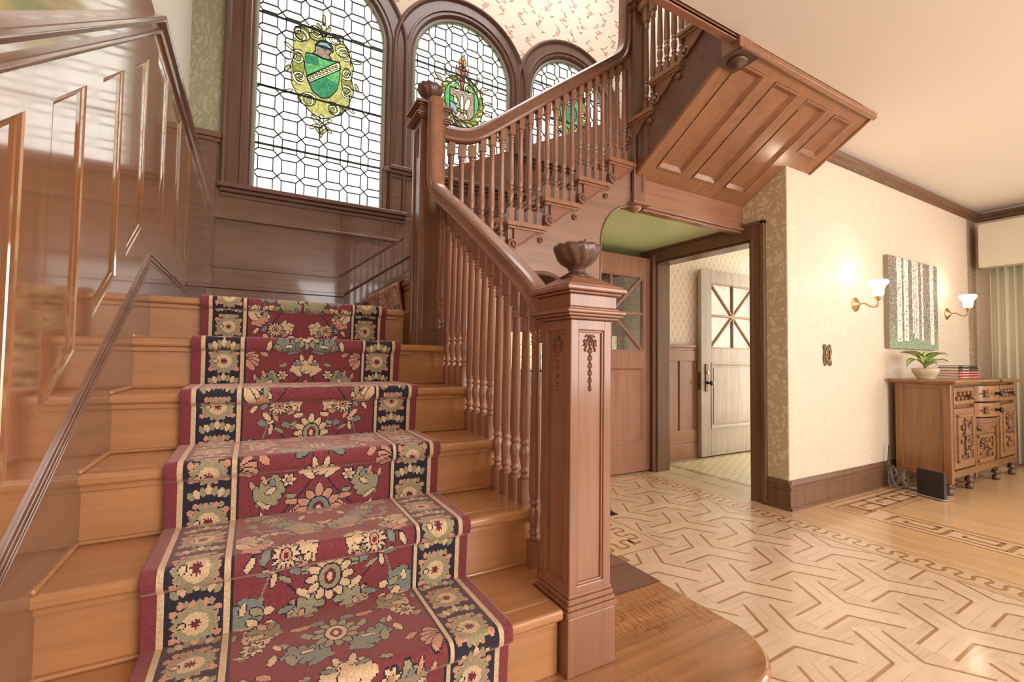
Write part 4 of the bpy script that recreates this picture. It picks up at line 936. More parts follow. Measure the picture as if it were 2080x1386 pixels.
for k in range(2, 7):
    for j in range(4):
        y = yn(k)+.06+.065*j
        if k == 2 and j < 2: continue
        if k == 6: 
            if j > 1: continue
            y = -.572+.05*j
        bl.append((XR, y, k*R1, z1r(y)-.0, .105))
railing('lower handrail and turned balusters between the front newel and landing newel', (XR, -1.0, .36), ra, (1, 0, 0), bl, M['mdy'], .69)
YR = -.43
rb = smooth_path([(1.18, YR, 2.180), (1.27, YR, 2.182), (1.37, YR, 2.205), (1.50, YR, 2.30), (1.80, YR, 2.535), (2.30, YR, 2.915), (2.41, YR, 3.00), (2.44, YR, 3.09), (2.445, YR, 3.25), (2.445, YR, 3.62)], 3)
def z2r(x): return max(2.18 if x < 1.36 else 0, 2.30+.77*(x-1.50))-.04
bl = []
for k in range(1, 7):
    for j in range(4):
        x = xn(k)+.053+.06*j
        if (k == 1 and j < 2) or x > 2.45: continue
        bl.append((x, YR, zn(k), z2r(x), .065))
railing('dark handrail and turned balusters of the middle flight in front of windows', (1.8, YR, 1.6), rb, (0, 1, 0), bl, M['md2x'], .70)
rc = smooth_path([(2.52, -.50, 3.33), (2.52, -.56, 3.33), (2.52, -.64, 3.40), (2.52, -.8, 3.52), (2.52, -1.15, 3.78)], 2)
bl = []
for k in range(4):
    y0, z0 = N3[k]
    for j in range(4):
        y = y0-.045-.055*j
        if y > -.52: continue
        if y < -1.1: continue
        bl.append((2.515, y, z0, max(3.29, 3.36+.74*(-.64-y)-.0), .10))
railing('short run of balusters climbing above the upper flight by the ceiling edge', (2.52, -.8, 2.6), rc, (1, 0, 0), bl, M['mdy'], .82)
# ------------------------------------------------------------------ stair carpets
BG, DKR, CRM, NVY, SAGE, GRY, PNK = (.225, .042, .05), (.15, .024, .038), (.70, .50, .30), (.020, .018, .035), (.34, .30, .18), (.22, .24, .20), (.60, .30, .19)
def runner_tile(w, T, res):
    p = Paint(w, T, res, BG); c = w/2; EDG = NVY
    # field motifs, mirrored about the centre line, period T
    def both(f):
        for sg in (-1, 1): f(sg)
    def wrap(f):
        for o in (-T, 0, T): f(o)
    A = lambda sg, a: a if sg > 0 else math.pi-a
    def draw(o):
        for sg in (-1, 1):
            # vines
            p.line([(c+sg*(.03+.10*math.sin(t*math.pi)), o+.05+t*.30) for t in [i/14 for i in range(15)]], .0045, NVY)
            p.line([(c+sg*(.10+.09*math.cos(t*math.pi*1.2)), o+.38+t*.34) for t in [i/14 for i in range(15)]], .0045, NVY)
            p.line([(c+sg*(.19-.06*math.sin(t*math.pi)), o+.02+t*.42) for t in [i/14 for i in range(15)]], .004, GRY)
            # acanthus pair
            p.leaf(c+sg*.012, o+.30, .12, .05, A(sg, .85), SAGE, NVY, 5)
            p.leaf(c+sg*.015, o+.72, .10, .045, A(sg, .5), GRY, NVY, 4)
            p.leaf(c+sg*.15, o+.10, .09, .045, A(sg, -.7), GRY, NVY, 4)
            p.leaf(c+sg*.17, o+.55, .09, .05, A(sg, 2.3), SAGE, NVY, 4)
            for (a, b, L_, W_, an, cl) in ((.10, .02, .085, .05, 2.5, SAGE), (.19, .90, .075, .045, -2.4, CRM), (.06, .40, .07, .04, .2, GRY), (.20, .48, .06, .04, 2.8, SAGE), (.06, .64, .07, .042, 2.9, CRM), (.20, .24, .06, .036, 2.6, PNK), (.11, .86, .07, .04, .6, SAGE), (.04, .20, .06, .036, .9, CRM)):
                p.leaf(c+sg*a, o+b, L_, W_, A(sg, an), cl, NVY, 3)
            # extra small leaves filling the ground
            rq = random.Random(9)
            for q in range(75):
                xx = rq.uniform(.015, .225); yy = rq.uniform(0, T); p.petal(c+sg*xx, o+yy, rq.uniform(.022, .044), rq.uniform(.011, .020), A(sg, rq.uniform(0, 6.28)), (CRM, SAGE, GRY, CRM, PNK)[q % 5], NVY, .002)
            # rosettes
            p.flower(c+sg*.105, o+.22, .032, 14, CRM, NVY, PNK, DKR); p.flower(c+sg*.125, o+.45, .036, 12, SAGE, NVY, CRM, PNK)
            p.flower(c+sg*.085, o+.62, .020, 6, CRM, NVY, PNK); p.flower(c+sg*.17, o+.82, .026, 8, CRM, NVY, SAGE, DKR)
            # side palmettes cut by the border
            for k in range(5): p.petal(c+sg*.215, o+.30, .055, .026, A(sg, math.pi-.9+.45*k), CRM, NVY)
            for k in range(5): p.petal(c+sg*.215, o+.68, .05, .022, A(sg, math.pi-.9+.45*k), PNK, NVY)
            for (a, b, L_, W_, an, cl) in ((.06, .42, .035, .016, 2.0, CRM), (.045, .08, .04, .018, .6, CRM), (.09, .34, .03, .016, -.4, SAGE), (.155, .30, .03, .014, 1.2, CRM), (.05, .54, .03, .018, -.8, PNK), (.14, .74, .035, .016, 1.9, CRM), (.05, .80, .035, .018, .9, SAGE), (.19, .42, .03, .014, 2.6, GRY), (.19, .20, .03, .014, 2.2, CRM), (.07, .15, .026, .014, 2.8, SAGE), (.12, .60, .03, .015, -.6, CRM), (.02, .66, .03, .013, .3, GRY)):
                p.petal(c+sg*a, o+b, L_, W_, A(sg, an), cl, NVY, .0025)
        # central medallions
        for (yy, s, c1, c2) in ((.12, 1.0, CRM, SAGE), (.52, 1.15, PNK, GRY), (.80, .9, SAGE, CRM)):
            for k in range(12):
                a = math.pi/2+2*math.pi*k/12; r = .040*s*(1.25 if k in (0,) else 1); p.petal(c+.018*s*math.cos(a), o+yy+.02*s*math.sin(a), r, .020*s, a, c1, NVY, .003)
            p.ell(c, o+yy, .030*s, .036*s, NVY); p.ell(c, o+yy, .026*s, .032*s, c2); p.ell(c, o+yy, .015*s, .020*s, DKR); p.ell(c, o+yy, .007*s, .011*s, CRM)
    wrap(draw)
    bw = .125; e = .030
    for sg in (0, 1):
        f = (lambda x: x) if sg == 0 else (lambda x: w-x)
        R = lambda a, b, cc: p.rect(min(f(a), f(b)), max(f(a), f(b)), 0, T, cc)
        R(0, e, BG); R(e, e+.013, CRM); R(e+.013, e+.016, NVY); R(e+.016, e+bw, NVY); R(e+bw, e+bw+.004, NVY); R(e+bw+.001, e+bw+.012, CRM); R(e+bw+.012, e+bw+.016, NVY)
        mc = f(e+.016+(bw-.016)/2); n = 6; P_ = T/n
        for k in range(-1, n+1):
            y = (k+.5)*P_
            for (oo) in (0,):
                if True:
                    for q in range(16): p.petal(mc, y, .046, .016, 2*math.pi*q/16, SAGE, PNK, .002)
                    p.ell(mc, y, .037, .037, SAGE); p.ell(mc, y, .026, .026, CRM); p.ell(mc-.026, y, .009, .009, NVY); p.ell(mc-.026, y, .0065, .0065, CRM)
                    for q in range(8): p.petal(mc, y, .013, .005, 2*math.pi*q/8, DKR)
                    for sx in (-1, 1):
                        p.ell(mc+sx*.042, y+.030, .008, .008, PNK); p.ell(mc+sx*.042, y-.030, .008, .008, PNK)
            for q in range(7): p.petal(mc-.036+.012*q, y+P_/2-.006*abs(q-3)/3*2, .027, .015, 1.57+(q-3)*-.15, CRM if q % 2 else SAGE)
            for q in range(6): p.petal(mc-.03+.012*q, y+P_/2-.02, .018, .012, -1.57, SAGE if q % 2 else PNK)
    p.speckle(.35); return p
CP = vcol('wool_pile', .9, 0, .7, bumps=.35); CP.node_tree.nodes['Principled BSDF'].inputs['Sheen Tint'].default_value = (1, .62, .52, 1)
TW, TT, RES = .77, .90, .0032
TILE = runner_tile(TW, TT, RES)
def carpet(name, label, path2, P, W_, group=None):
    # path2: polyline of (h, z) pairs; P(s, h, z) -> xyz for offset s across
    pts = []; acc = [0]
    for a, b in zip(path2, path2[1:]): acc.append(acc[-1]+math.hypot(b[0]-a[0], b[1]-a[1]))
    n = int(acc[-1]/RES); hz = np.array([[np.interp(acc[-1]*i/n, acc, [p[0] for p in path2]), np.interp(acc[-1]*i/n, acc, [p[1] for p in path2])] for i in range(n+1)])
    nx = int(W_/RES); s = np.linspace(0, W_, nx+1)
    S_, I_ = np.meshgrid(s, np.arange(n+1)); co = P(S_.ravel(), hz[I_.ravel(), 0], hz[I_.ravel(), 1])
    iy, ix = np.meshgrid(np.arange(n), np.arange(nx), indexing='ij'); iy = iy.ravel(); ix = ix.ravel(); a = iy*(nx+1)+ix
    ty = iy % TILE.ny; tx = np.clip((ix*TILE.nx/nx).astype(int), 0, TILE.nx-1)
    o = color_mesh(name, co, np.stack([a, a+1, a+nx+2, a+nx+1], 1), TILE.a[ty, tx], CP, smooth=True)
    md = o.modifiers.new('pile', 'SOLIDIFY'); md.thickness = .008; md.offset = 1
    tag(o, label, 'carpet', group); return o
def round_steps(steps, rr=.014):
    # steps: list of corner points; rounds convex corners a little
    out = [steps[0]]
    for i in range(1, len(steps)-1):
        p, a, b = Vector(steps[i]), Vector(steps[i-1]), Vector(steps[i+1]); u = (a-p).normalized(); v = (b-p).normalized()
        for t in (0, .33, .66, 1): out.append(tuple(p+u*rr*(1-t)**2+v*rr*t**2))
    out.append(steps[-1]); return out
h = []
for k in range(2, 8):
    h += [(yn(k)+(.022), (k-1)*R1+.006), (yn(k)+.014, k*R1-.035), (yn(k)-.008, k*R1-.03), (yn(k)-.008, k*R1+.006)]
    if k < 7: h.append((yn(k+1)+.022, k*R1+.006))
h = [(yn(1)+.02, R1+.006)]+h[1:] if False else [(yn(1)-.008, .02), (yn(1)-.008, R1+.006), (yn(2)+.022, R1+.006)]+h[1:]
h.append((.55, ZL+.006))
carpet('stair_runner', 'burgundy floral stair runner with navy borders covering the lower steps', round_steps(h), lambda s, y, z: np.stack([.18+s, y, z], 1), TW)
h = []
for k in range(1, 7):
    h += [(xn(k)+.018, zn(k)-R2+.005 if k > 1 else ZL+.02), (xn(k)-.007, zn(k)-.026), (xn(k)-.007, zn(k)+.005)]
h.append((xn(7)+.01, zn(6)+.005))
carpet('stair_runner', 'narrow strip of patterned runner on the middle flight seen past landing newel', round_steps(h), lambda s, x, z: np.stack([x, .60-s, z], 1), .77)
# ------------------------------------------------------------------ small leaded window under the landing
r4 = bpy.data.objects.new('window_4', None); COL.objects.link(r4); r4.location = (2.9, YW, .9); r4['wl'] = (2.9, YW, .9); r4['kind'] = 'structure'
w = MB()
for (x0, x1, z0, z1) in ((2.22, 3.62, .84, .92), (2.22, 3.62, 1.60, 1.68), (2.22, 2.30, .84, 1.68), (3.59, 3.62, .84, 1.68), (2.89, 2.95, .9, 1.62)): w.box(x0, x1, YW-.03, YW+.05, z0, z1)
w.build('window_frame', M['md'], r4, bevel=.004); MB().box(2.3, 3.59, YW+.02, YW+.024, .92, 1.60).build('pane', M['glass4'], r4)
w = MB()
for i in range(14):
    x = 2.3+.092*i; w.box(x-.002, x+.002, YW+.012, YW+.02, .92, 1.60)
for j in range(7): w.box(2.3, 3.54, YW+.012, YW+.02, .93+.11*j-.002, .93+.11*j+.002)
w.build('leading', M['lead'], r4)
w = MB(); w.box(1.21, XC, YW-.02, YW, 0, .84); w.box(1.21, XC, YW-.03, YW, .78, .84)
tag(w.build('wall_back_under_stairs', M['md'], bevel=.004), kind='structure')
# ------------------------------------------------------------------ doors
def door_leaf(name, label, x0, x1, y, z1, gx, gz, px, m, mx_, back=.042):
    root = thing(name, label, 'door', ((x0+x1)/2, y, .012)); z0 = .012; yf = y; yb = y+back
    d = MB(); d.box(x0, gx[0], yf, yb, z0, z1); d.box(gx[1], x1, yf, yb, z0, z1); d.box(gx[0], gx[1], yf, yb, gz[1], z1); d.box(gx[0], gx[1], yf, yb, px[1], gz[0]); d.box(gx[0], gx[1], yf, yb, z0, px[0])
    d.box(gx[0], gx[1], yf+.014, yb-.012, px[0], px[1]); d.build('leaf_frame', m, root, bevel=.003)
    p = MB()
    for (a, b, c_, e_) in ((gx[0], gx[1], px[0], px[1]),):
        for q0, q1, d0, d1 in ((-.004, .012, -.006, -.006), (.012, .03, -.004, .013)):
            c0 = [(a+q0, c_+q0), (b-q0, c_+q0), (b-q0, e_-q0), (a+q0, e_-q0)]; c1 = [(a+q1, c_+q1), (b-q1, c_+q1), (b-q1, e_-q1), (a+q1, e_-q1)]
            for i in range(4):
                j = (i+1) % 4; p.quad((c0[i][0], yf+d0, c0[i][1]), (c0[j][0], yf+d0, c0[j][1]), (c1[j][0], yf+d1, c1[j][1]), (c1[i][0], yf+d1, c1[i][1]))
        p.box(a+.05, b-.05, yf+.006, yf+.016, c_+.05, e_-.05)
    p.build('panel_moulding', m, root)
    b = MB(); cx_, cz_ = (gx[0]+gx[1])/2, (gz[0]+gz[1])/2
    def rib(p0, p1, wd_, dp=.0):
        dx, dz = p1[0]-p0[0], p1[1]-p0[1]; l = math.hypot(dx, dz); nx_, nz_ = -dz/l*wd_/2, dx/l*wd_/2
        b.prism([(p0[0]+nx_, p0[1]+nz_), (p1[0]+nx_, p1[1]+nz_), (p1[0]-nx_, p1[1]-nz_), (p0[0]-nx_, p0[1]-nz_)], 1, yf+.002+dp, yb-.002-dp)
        b.prism([(p0[0]+nx_*1.7, p0[1]+nz_*1.7), (p1[0]+nx_*1.7, p1[1]+nz_*1.7), (p1[0]-nx_*1.7, p1[1]-nz_*1.7), (p0[0]-nx_*1.7, p0[1]-nz_*1.7)], 1, yf+.010+dp, yb-.010-dp)
    rib((cx_, gz[0]), (cx_, gz[1]), .016); rib((gx[0], cz_), (gx[1], cz_), .016, .0005)
    rib((gx[0], gz[0]), (gx[1], gz[1]), .016, .001); rib((gx[0], gz[1]), (gx[1], gz[0]), .016, .0015)
    for (a, b2, c_, e_) in ((gx[0], gx[0]+.014, gz[0], gz[1]), (gx[1]-.014, gx[1], gz[0], gz[1]), (gx[0], gx[1], gz[0], gz[0]+.014), (gx[0], gx[1], gz[1]-.014, gz[1])): b.box(a, b2, yf+.006, yb-.006, c_, e_)
    b.build('glazing_bars', mx_, root); MB().box(gx[0], gx[1], (yf+yb)/2-.003, (yf+yb)/2+.003, gz[0], gz[1]).build('bevelled_glass', M['clear'], root)
    return root
door_leaf('vestibule_door', 'reddish brown glazed door with crossed bars swung open under the landing', 2.60, 3.672, .455, 1.975, (2.735, 3.52), (1.10, 1.80), (.27, .96), M['door'], M['door'])
d2 = door_leaf('front_door', 'pale weathered glazed door with crossed bars and black knob inside the vestibule', 4.50, 5.56, .60, 2.0, (4.66, 5.42), (1.16, 1.87), (.30, 1.0), M['doorpale'], M['doorpalex'])
k = MB(); k.box(4.555, 4.60, .588, .60, .70, .99); k.build('lock_plate', M['bronze'], d2, bevel=.004)
k = MB(); k.lathe([(.001, -.065), (.018, -.063), (.026, -.052), (.026, -.044), (.012, -.034), (.009, -.02), (.014, -.008), (.018, 0)], (4.58, .588, .79), 16, axis=1); k.build('knob', M['dark'], d2)
k = MB(); k.lathe([(.001, -.012), (.012, -.012), (.014, 0)], (4.577, .588, .90), 14, axis=1); k.build('keyhole_disc', mat('pale_brass', (.7, .66, .5), .3, .8), d2)
k = MB(); k.box(4.492, 4.50, .61, .635, .72, .90); k.build('latch_edge', M['bronze'], d2)
# ------------------------------------------------------------------ right-hand room
# framed canvas of birches
PW, PH = 1.0, .80; bp_ = Paint(PW, PH, .006, (.20, .18, .16)); rs = random.Random(3); nr = np.random.RandomState(4)
n_ = nr.rand(bp_.ny, bp_.nx); bp_.a[n_ > .86] = (.50, .45, .40); bp_.a[(n_ > .46) & (n_ < .66)] = (.07, .065, .06); m_ = (n_ > .66) & (n_ < .78) & ((bp_.X < .22) | ((bp_.X > .5) & (bp_.X < .85))); bp_.a[m_] = (.55, .24, .20); bp_.a[(n_ < .12)] = (.30, .40, .24)
g_ = (bp_.Y < .20+.03*np.sin(bp_.X*20)) & (nr.rand(bp_.ny, bp_.nx) > (.2+bp_.Y*3)); bp_.a[g_] = (.30, .42, .25)
for (x, wd_, b0) in ((.20, .085, .06), (.33, .085, .07), (.47, .025, .14), (.51, .025, .10), (.56, .04, .10), (.66, .03, .08), (.87, .07, .05)):
    for q in range(40):
        y = b0+(PH-b0)*q/39; bp_.rect(x-wd_/2+rs.uniform(-.004, .004), x+wd_/2+rs.uniform(-.004, .004), y, y+.025, (.82, .76, .66))
    for q in range(26): y = rs.uniform(b0, PH); xx = x+rs.uniform(-.4, .2)*wd_; bp_.rect(xx, xx+wd_*.25, y, y+.006, (.40, .35, .30))
bp_.speckle(.25); root = thing('canvas_painting', 'square canvas painting of pale birch trunks between the two wall lamps', 'painting', (5.58, YC-.02, 1.15))
MB().box(5.075, 6.085, YC-.038, YC-.005, 1.152, 1.955).build('stretcher', mat('canvas_edge', (.28, .24, .16), .8), root)
ix, iy = np.meshgrid(np.arange(bp_.nx), np.arange(bp_.ny)); gx = np.linspace(5.078, 6.082, bp_.nx+1); gz = np.linspace(1.155, 1.952, bp_.ny+1); GX, GZ = np.meshgrid(gx, gz); a = (iy*(bp_.nx+1)+ix).ravel()
color_mesh('canvas', np.stack([GX.ravel(), np.full(GX.size, YC-.0395), GZ.ravel()], 1), np.stack([a, a+1, a+bp_.nx+2, a+bp_.nx+1], 1), bp_.a.reshape(-1, 3), vcol('oil_paint', .8, 0), root)
# wall lamps
shade_m = bpy.data.materials.new('lit_frosted_glass'); shade_m.use_nodes = True; N, L, b = nodes(shade_m)
b.inputs['Base Color'].default_value = (1, .95, .88, 1); b.inputs['Emission Color'].default_value = (1, .90, .78, 1); b.inputs['Emission Strength'].default_value = 2.6
def sconce(label, u, v, su, sv):
    p = at(u, v, 1, YC); s = at(su, sv, 1, YC-.20)
    root = thing('wall_lamp', label, 'wall lamp', (p.x, YC, p.z)); y0 = YC-.004
    m = MB(); m.lathe([(.001, -.036), (.012, -.034), (.02, -.026), (.034, -.02), (.045, -.01), (.056, -.006), (.058, 0)], (p.x, y0, p.z), 20, axis=1); m.build('back_plate', M['brass'], root)
    pts = [(p.x, y0-.03, p.z), (p.x, y0-.07, p.z+.004), (p.x+(s.x-p.x)*.5, y0-.12, p.z-.03), (s.x, y0-.18, p.z-.045), (s.x, y0-.196, p.z-.015), (s.x, y0-.196, s.z-.085)]
    m = MB(); m.tube(smooth_path(pts, 2), .006, 8); m.build('arm', M['brass'], root)
    m = MB(); m.lathe([(.004, -.02), (.016, -.015), (.012, -.004), (.022, .004), (.022, .02)], (s.x, y0-.196, s.z-.08), 14); m.build('socket', M['brass'], root)
    m = MB(); m.lathe([(.026, 0), (.034, .01), (.037, .05), (.045, .072), (.06, .092), (.062, .108), (.055, .122), (.05, .118), (.03, .02)], (s.x, y0-.196, s.z-.062), 24, flute=lambda a, r, z: 1+(.05*math.sin(8*a) if z > .09 else 0)); m.build('glass_shade', shade_m, root)
    d = bpy.data.lights.new('bulb', 'POINT'); d.energy = 1.7; d.color = (1, .78, .58); d.shadow_soft_size = .05; o = bpy.data.objects.new('bulb', d); COL.objects.link(o); o.location = (s.x, y0-.196, s.z+.12)
sconce('brass wall lamp with lit tulip shade at the left edge of the birch painting', 1736, 619, 1784, 585)
sconce('brass wall lamp with lit tulip shade between the birch painting and curtain', 1922, 638, 1966, 612)
# ornate switch plate
a = at(1668, 706, 1, YC); b2 = at(1688, 737, 1, YC)
sp_ = MB(); n = 24; cx_, cz_ = (a.x+b2.x)/2, (a.z+b2.z)/2; hw, hh = .055, .075
pts = [(cx_+hw*(1+.10*math.sin(6*t))*max(-1, min(1, 1.35*math.cos(t))), cz_+hh*(1+.10*math.cos(6*t))*max(-1, min(1, 1.35*math.sin(t)))) for t in [2*math.pi*i/48 for i in range(48)]]
sp_.prism(pts, 1, YC-.012, YC-.003)
sroot = thing('switch_plate', 'ornate dark metal switch plate with two toggles on the cream wall', 'switch', (cx_, YC, cz_-.07)); sp_.build('plate', M['bronze'], sroot, bevel=.003)
sp_ = MB()
for sx in (-.018, .018): sp_.box(cx_+sx-.005, cx_+sx+.005, YC-.022, YC-.01, cz_-.01, cz_+.012)
for t in range(10):
    an = 2*math.pi*t/10; sp_.tube([(cx_+.04*math.cos(an), YC-.013, cz_+.055*math.sin(an)), (cx_+.03*math.cos(an+.4), YC-.016, cz_+.045*math.sin(an+.4)), (cx_+.036*math.cos(an+.7), YC-.013, cz_+.05*math.sin(an+.7))], .004, 6)
sp_.build('toggle', M['brass'], sroot)
# sideboard
SB = thing('sideboard', 'carved wooden sideboard with turned feet standing against the cream wall', 'sideboard', (5.85, -1.0, 0))
sbm = wood('sideboard_walnut', (.25, .112, .04), 2, .32, .5, .35, .15); sbx = wood('sideboard_front_walnut', (.30, .145, .06), 0, .35, .4, .3, .15); cvm = wood('sideboard_carving', (.22, .095, .04), 2, .4, .4)
X0, X1, YF, YK_, ZB, ZT = 5.10, 6.62, -1.20, -.845, .13, .865
m = MB(); m.box(X0+.01, X1, YF+.03, YK_, ZB, ZT); m.build('carcass', sbm, SB)
m = MB(); m.box(X0, X0+.05, YF, YF+.05, ZB-.04, ZT); m.box(X0, X0+.03, YK_-.05, YK_, .02, ZT); m.box(X0+.001, X0+.02, YF+.049, YK_-.049, ZB+.001, ZB+.05); m.box(X0+.001, X0+.02, YF+.049, YK_-.049, ZT-.04, ZT-.001); m.build('frame', sbm, SB, bevel=.004)
m = MB(); m.box(X0-.04, 5.62, YF-.04, YK_+.02, ZT, ZT+.012); m.box(X0-.05, 5.63, YF-.05, YK_+.03, ZT+.012, ZT+.032); m.box(5.60, 6.15, YF-.0, YK_+.02, ZT, ZT+.012); m.box(5.60, 6.15, YF-.0, YK_+.03, ZT+.012, ZT+.032); m.box(6.10, X1+.04, YF-.04, YK_+.02, ZT, ZT+.012); m.box(6.09, X1+.05, YF-.05, YK_+.03, ZT+.012, ZT+.032)
bow = lambda y0, dp: [(5.62, y0)]+[(5.875+.255*math.cos(t), y0-dp*math.sin(t)) for t in [math.pi-math.pi*i/14 for i in range(1, 14)]]+[(6.13, y0)]
m.prism(bow(YF+.01, .07), 2, ZT+.012, ZT+.032); m.build('top', sbx, SB, bevel=.005)
for (a_, b_2) in ((X0+.03, 5.58), (6.17, X1-.03)):
    d = MB(); d.box(a_+.02, b_2-.02, YF-.008, YF+.03, .70, .84); DW = d.build('drawer', sbx, SB, bevel=.006)
    q = MB(); cxx = (a_+b_2)/2
    for t in range(9): q.lathe([(.001, -.02), (.014, -.016), (.02, 0)], (a_+.06+(b_2-a_-.12)*t/8, YF-.008, .77+.018*(1 if t % 2 else -1)), 8, axis=1)
    q.build('drawer_carving', cvm, DW)
    q = MB(); q.lathe([(.001, -.05), (.016, -.046), (.020, -.036), (.010, -.022), (.012, -.0)], (cxx, YF-.01, .77), 14, axis=1); q.build('knob', M['carve'], DW)
    d = MB(); d.box(a_+.02, b_2-.02, YF-.006, YF+.03, .20, .67); DR = d.build('door', sbx, SB, bevel=.006)
    q = MB()
    for (u0, u1, v0, v1) in ((a_+.06, a_+.085, .25, .62), (b_2-.085, b_2-.06, .25, .62), (a_+.06, b_2-.06, .60, .625), (a_+.06, b_2-.06, .245, .27)): q.box(u0, u1, YF-.02, YF, v0, v1)
    q.build('door_moulding', sbx, DR, bevel=.006)
    q = MB(); rs = random.Random(int(a_*10))
    for t in range(34):
        zz = .29+.29*rs.random(); xx = a_+.11+(b_2-a_-.22)*rs.random(); an = rs.uniform(0, 6.28)
        q.tube([(xx-.02*math.cos(an), YF-.006, zz-.02*math.sin(an)), (xx, YF-.018, zz), (xx+.018*math.cos(an+.8), YF-.006, zz+.02*math.sin(an+.8))], .007, 6)
    q.tube([(cxx, YF-.01, .28), (cxx, YF-.016, .45), (cxx, YF-.01, .59)], .009, 6); q.build('door_carving', cvm, DR)
for (z0_, z1_) in ((.715, .845), (.585, .70)):
    d = MB(); d.prism(bow(YF+.02, .075), 2, z0_, z1_); DW = d.build('bowed_drawer', sbx, SB, bevel=.005)
    for sx in (-.16, .16):
        q = MB()
        for t in range(6): q.tube([(5.875+sx+.03*math.cos(t*1.05), YF-.035-.005*(t % 2), (z0_+z1_)/2), (5.875+sx+.055*math.cos(t*1.05), YF-.045, (z0_+z1_)/2+.035*math.sin(t*1.05))], .008, 6)
        q.build('drawer_carving', cvm, DW)
    q = MB(); q.lathe([(.001, -.05), (.018, -.046), (.022, -.036), (.010, -.022), (.012, -.0)], (5.875, YF-.05, (z0_+z1_)/2), 14, axis=1); q.build('knob', M['dark'], DW)
d = MB()
for i in range(6):
    t0 = i/6; s_ = 1-.9*t0*t0; s2 = 1-.9*((i+1)/6)**2
    d.prism([(5.875+(x-5.875)*s_, YF+.02+(y-YF-.02)*s_) for x, y in bow(YF+.02, .07)], 2, .575-.02*(i+1), .575-.02*i)
d.build('fluted_corbel', cvm, SB, bevel=.003)
d = MB(); d.box(5.63, 6.12, YF+.02, YF+.04, .18, .46); d.box(5.67, 6.08, YF+.005, YF+.02, .40, .43); d.box(5.67, 6.08, YF+.005, YF+.02, .20, .23); d.box(5.67, 5.70, YF+.005, YF+.02, .2, .43); d.box(6.05, 6.08, YF+.005, YF+.02, .2, .43); DR = d.build('door', sbx, SB, bevel=.005)
q = MB(); rs = random.Random(8)
for t in range(22):
    zz = .25+.13*rs.random(); xx = 5.73+.29*rs.random(); an = rs.uniform(0, 6.28); q.tube([(xx-.02*math.cos(an), YF+.014, zz-.02*math.sin(an)), (xx, YF+.004, zz), (xx+.018*math.cos(an+.8), YF+.014, zz+.02*math.sin(an+.8))], .007, 6)
q.build('door_carving', cvm, DR)
d = MB(); d.box(5.60, 5.63, YF-.0, YF+.04, .09, .70); d.box(6.12, 6.15, YF-.0, YF+.04, .09, .70); d.box(X0+.05, X1, YF+.001, YF+.03, .13, .185); d.box(X1-.05, X1+.001, YF, YF+.05, ZB-.04, ZT-.001); d.build('stile', sbm, SB, bevel=.004)
for (fx, fy) in ((X0+.035, YF+.03), (5.55, YF+.03), (6.17, YF+.03), (X1-.035, YF+.03), (X0+.035, YK_-.03), (X1-.035, YK_-.03)):
    q = MB(); q.lathe([(.012, 0), (.024, .004), (.028, .022), (.024, .038), (.014, .046), (.014, .052), (.030, .060), (.032, .075), (.022, .09), (.026, .10), (.026, .14)], (fx, fy, 0), 16); q.build('foot', M['carve'], SB)
ZTT = ZT+.032
# potted plant
pp_ = at(1880, 760, 1, -1.0); PXc, PYc = pp_.x, -1.0
pt_ = thing('potted_plant', 'broad leaved green plant in a small round cream bowl on the sideboard', 'plant', (PXc, PYc, ZTT))
q = MB(); q.lathe([(.05, 0), (.056, .003), (.056, .008), (.07, .03), (.085, .055), (.09, .08), (.088, .088), (.08, .088), (.074, .07), (.01, .06)], (PXc, PYc, ZTT), 28); q.build('bowl', mat('cream_stone_bowl', (.66, .52, .36), .45, coat=.2), pt_)
lm = mat('green_leaf', (.13, .30, .05), .35, coat=.3); N, L, b = nodes(lm); ca = N.new('ShaderNodeVertexColor'); ca.layer_name = 'Col'; L.new(ca.outputs[0], b.inputs['Base Color'])
def leaf(root, ang, tilt, Ln, Wd, base, bend=.6, ht=.05):
    nu, nv = 15, 8; co = []; cols = []
    sx, sy = math.cos(ang), math.sin(ang); cur = Vector(base)+Vector((sx*.01, sy*.01, ht)); tl = tilt; spine = []
    for i in range(nu+1):
        spine.append(cur.copy()); d = Vector((sx*math.cos(tl), sy*math.cos(tl), math.sin(tl))); cur = cur+d*(Ln/nu); tl -= bend/nu*1.6
    side = Vector((-sy, sx, 0))
    for i in range(nu+1):
        t = i/nu; wd_ = Wd*math.sin(math.pi*min(1, t*.96+.04)**.8)**.9
        for j in range(nv+1):
            s_ = j/nv*2-1; co.append(tuple(spine[i]+side*(s_*wd_/2)+Vector((0, 0, abs(s_)*wd_*.22))))
    qs = []
    for i in range(nu):
        for j in range(nv):
            a = i*(nv+1)+j; qs.append((a, a+1, a+nv+2, a+nv+1)); e_ = abs((j+.5)/nv*2-1); cols.append((.10, .24, .045) if (e_ > .78) else (.50, .55, .16) if e_ > .2 else (.22, .36, .08))
    o = color_mesh('leaf', np.array(co), qs, cols, lm, root, True); md = o.modifiers.new('t', 'SOLIDIFY'); md.thickness = .0012
    q = MB(); q.tube([Vector(base), Vector(base)+Vector((sx*.006, sy*.006, ht*.6)), spine[1]], .0035, 6); q.build('stem', mat('leaf_stem', (.35, .42, .15), .5), root)
bs = (PXc, PYc, ZTT+.06)
